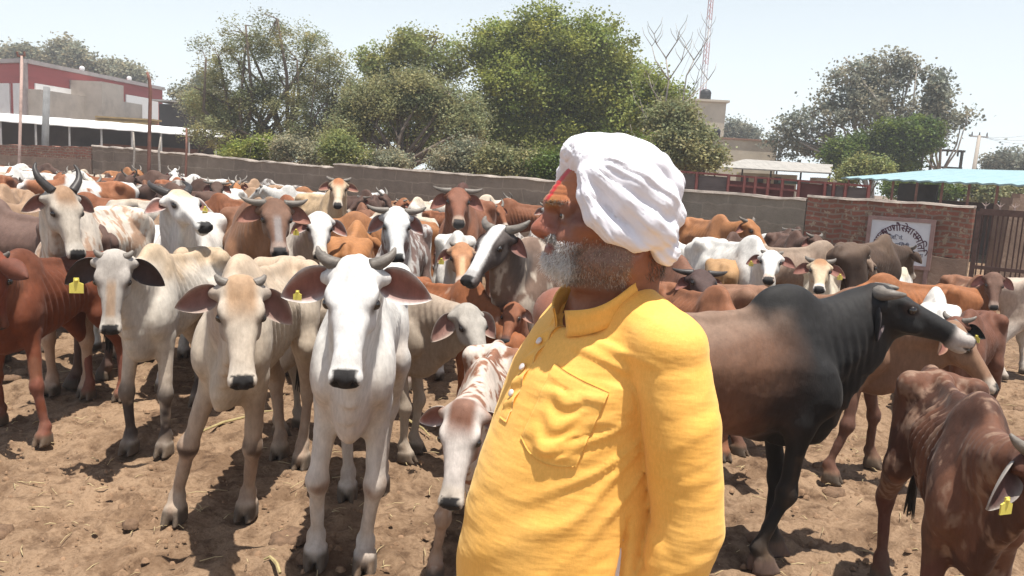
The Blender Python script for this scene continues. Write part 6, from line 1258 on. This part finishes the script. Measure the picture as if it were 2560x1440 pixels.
    fN = noise(nt, 5, 4, .6); c = ramp(nt, fN, [(.3, (.87, .44, .085)), (.7, (.92, .51, .13))]); c = mixc(nt, .35, c, ramp(nt, noise(nt, 260, 3, .7, "Object", (1, 1, .4)), [(.3, (.70, .66, .55)), (.7, (1.05, 1.05, 1.05))]), 'MULTIPLY'); L_4.new(c, B4.inputs["Base Color"])
    B4.inputs["Roughness"].default_value = .75; B4.inputs["Specular IOR Level"].default_value = .2; B4.inputs["Sheen Weight"].default_value = .25; B4.inputs["Sheen Tint"].default_value = (1, .9, .5, 1)
    b1 = bump(nt, noise(nt, 500, 3, .7), .15, .0008); b2 = bump(nt, noise(nt, 60, 3, .5, "Object", (1, 1, 2.6)), .16, .003, b1); L_4.new(bump(nt, noise(nt, 13, 2, .5, "Object", (.7, .7, 2.6)), .30, .012, b2), B4.inputs["Normal"])
    kobj = mesh_obj("kurta", Vk, Qk, kur, root, True)
    # a patch of cloth that follows the kurta, found by walking in from outside
    from mathutils.bvhtree import BVHTree
    bv = BVHTree.FromPolygons([Vector(v) for v in Vk], [tuple(int(i) for i in x) for x in Qk])
    def hit(fx, lx, z, d=None):
        """drop a point on the front of the torso from the direction (fx, lx)"""
        o = Vector(X(fx, lx, z)); dr = Vector(-unit(d)) if d is not None else Vector(-unit(X(fx, lx, 0))); h_ = bv.ray_cast(o, dr); return (h_[0], h_[1]) if h_[0] else (o, -dr)
    def patch(name, grid, off, parent, mt=None, bulge=None):
        nu, nv_ = len(grid), len(grid[0]); Vp = []
        for lay in (1, 0):
            for i in range(nu):
                for j in range(nv_):
                    p_, n_ = grid[i][j]; o_ = (off if lay else -.002) + ((bulge(i / (nu - 1), j / (nv_ - 1)) if bulge else 0) if lay else 0)
                    edge = min(i, j, nu - 1 - i, nv_ - 1 - j); o_ = o_ - (.0012 if (edge == 0 and lay) else 0); Vp.append(np.array(p_) + np.array(n_) * o_)
        Fp = []; Nn_ = nu * nv_
        for lay in (0, 1):
            for i in range(nu - 1):
                for j in range(nv_ - 1): q_ = (lay * Nn_ + i * nv_ + j, lay * Nn_ + i * nv_ + j + 1, lay * Nn_ + (i + 1) * nv_ + j + 1, lay * Nn_ + (i + 1) * nv_ + j); Fp.append(q_ if lay else q_[::-1])
        per = [i * nv_ for i in range(nu)] + [(nu - 1) * nv_ + j for j in range(1, nv_)] + [i * nv_ + nv_ - 1 for i in range(nu - 2, -1, -1)] + [j for j in range(nv_ - 2, 0, -1)]
        for k_ in range(len(per)): a_, b_ = per[k_], per[(k_ + 1) % len(per)]; Fp.append((a_, b_, b_ + Nn_, a_ + Nn_))
        o = mesh_obj(name, np.array(Vp), Fp, mt or kur, parent, True); return o
    dirn = X(.86, .52, 0)      # pocket on the left chest
    def pk(uu, vv):
        ctr = X(.10, .088, 1.270); ri0 = unit(np.cross(Z, dirn)); ca, sa = math.cos(rad(15)), math.sin(rad(15)); ri = ri0 * ca - Z * sa; dz_ = Z * ca + ri0 * sa; p0 = ctr + ri * ((uu - .5) * .104) + dz_ * ((.5 - vv) * .125 - .014 * math.sin(math.pi * uu) * vv); o = Vector(p0 + unit(dirn) * .4); h_ = bv.ray_cast(o, Vector(-unit(dirn))); return (h_[0], h_[1]) if h_[0] else (Vector(p0), Vector(unit(dirn)))
    G = [[pk(i / 34, j / 34) for j in range(35)] for i in range(35)]
    patch("pocket", G, .0045, kobj, bulge=lambda x, y: .0065 * math.sin(math.pi * x) ** .7 * sstep(0.05, .75, np.array(y)) * (1 - sstep(.86, 1.0, np.array(y))) + .0020 * math.sin(22 * y + 7 * x + 2 * math.sin(9 * x)) * math.sin(math.pi * x) * (y < .95) * (y > .18) + (.0022 if y < .16 else 0))
    G = [[hit(.5 , -.004 + .030 * (i / 6 - .5), 1.418 - .185 * j / 44, f) for j in range(45)] for i in range(7)]
    patch("placket", G, .0035, kobj, bulge=lambda x, y: .0028 * math.sin(30 * y + 3 * x) * (y < .9))
    wb = mat("button_white", (.70, .62, .58), .3, .1, 30, 0)
    for z in (1.405, 1.366, 1.322, 1.278):
        p_, n_ = hit(.5, -.004, z, f); mm = MB(); nn_ = Vector(n_); p_ = p_ + nn_ * .0065; mm.tube([p_ - nn_ * .002, p_ + nn_ * .001, p_ + nn_ * .002], [.0062, .0066, .005], 14); mm.build("button", wb, kobj, True)
    # band collar
    V_, F_ = [], []; nC = 60; c0 = X(.018, .028, 1.410)
    for i in range(nC):
        t = i / (nC - 1); an = rad(14) + t * rad(332); dr = f * math.cos(an) + l * math.sin(an); bk = (1 - math.cos(an)) / 2
        rr = .074 + .008 * math.cos(an) + .002 * math.sin(an * 3); base = c0 + dr * rr + Z * (-.012 + .092 * bk); top = base + Z * (.030 + .014 * bk) + dr * (.009 - .003 * bk) + Z * .002 * math.sin(an * 5)
        for pnt, th_ in ((base - Z * .012 + dr * .004, .003), (base + dr * .002, .003), ((base + top) / 2, .003), (top, .0028)):
            V_ += [pnt + dr * th_, pnt - dr * .001]
    for i in range(nC - 1):
        a_ = i * 8; b_ = a_ + 8
        for k_ in range(3): F_ += [(a_ + 2 * k_, b_ + 2 * k_, b_ + 2 * k_ + 2, a_ + 2 * k_ + 2), (a_ + 2 * k_ + 3, b_ + 2 * k_ + 3, b_ + 2 * k_ + 1, a_ + 2 * k_ + 1)]
        F_ += [(a_ + 6, b_ + 6, b_ + 7, a_ + 7), (a_ + 1, b_ + 1, b_, a_)]
    for a_ in (0, (nC - 1) * 8): F_ += [(a_, a_ + 2, a_ + 3, a_ + 1), (a_ + 2, a_ + 4, a_ + 5, a_ + 3), (a_ + 4, a_ + 6, a_ + 7, a_ + 5)]
    mesh_obj("collar", np.array(V_), F_, kur, kobj, True)
    us = Field(X(0, 0, 0) + [-.3, -.3, .80], [.3, .3, 1.2], .009); us.add(Loft([0, 0, 0], Z, l, f, [(.82, .185, .20, .13, 0, 2.1), (.95, .178, .222, .13, 0, 2.1), (1.15, .158, .19, .115, 0, 2.1), (1.18, .15, .15, .09, 0, 2.2)], k=.01)); vu, qu = us.mesh(); mesh_obj("undershirt", vu, qu, cloth, root, True)
    # white trousers and sandals
    tr = [Cone(X(0, s * .085, .86), X(.01, s * .10, .50), .105, .085, k=.02) for s in (1, -1)] + [Cone(X(.01, s * .10, .50), X(-.01, s * .105, .09), .085, .065, k=.02) for s in (1, -1)]
    lo = np.min([p.bbox()[0] for p in tr], 0) - .03; hi = np.max([p.bbox()[1] for p in tr], 0) + .03; lo[2] = .05; Fr = Field(lo, hi, .010)
    for p in tr: Fr.add(p)
    vr, qr = Fr.mesh(); nr = vnormals(vr, qr); vr = vr + nr * ((fbm(vr * [1, 1, 2.5], 7, 3, 5) - .5) * .02)[:, None]; mesh_obj("trousers", vr, qr, cloth, root, True)
    for s in (1, -1):
        mm = MB(); c_ = Vector(X(.055, s * .108, .012)); mm.box(c_, (.27, .10, .022), rz=math.atan2(f[1], f[0])); mm.tube([Vector(X(.06, s * .108 - .05, .02)), Vector(X(.08, s * .11, .078)), Vector(X(.06, s * .108 + .05, .02))], .012, 6); mm.build("sandal", mat("sandal_leather", (.09, .05, .03), .6, .3, 20, .2), root)
man()
print("man", round(time.time() - T0, 1))
# ------------------------------------------------------------------ dusty air
def haze():
    m = bpy.data.materials.new("dusty_air"); m.use_nodes = True; nt = m.node_tree; nt.nodes.remove(nt.nodes["Principled BSDF"])
    v = nt.nodes.new("ShaderNodeVolumePrincipled"); v.inputs["Color"].default_value = (.93, .95, .97, 1); v.inputs["Density"].default_value = .0024; v.inputs["Anisotropy"].default_value = .35
    nt.links.new(v.outputs[0], nt.nodes["Material Output"].inputs["Volume"])
    mb = MB(); mb.box((0, 60, 18.5), (420, 240, 39)); o = mb.build("haze", m); tag(o, "thin dusty summer air over the yard and the trees", "haze", kind="stuff")
haze()
SC.cycles.volume_bounces = 0; SC.cycles.volume_step_rate = 4.0
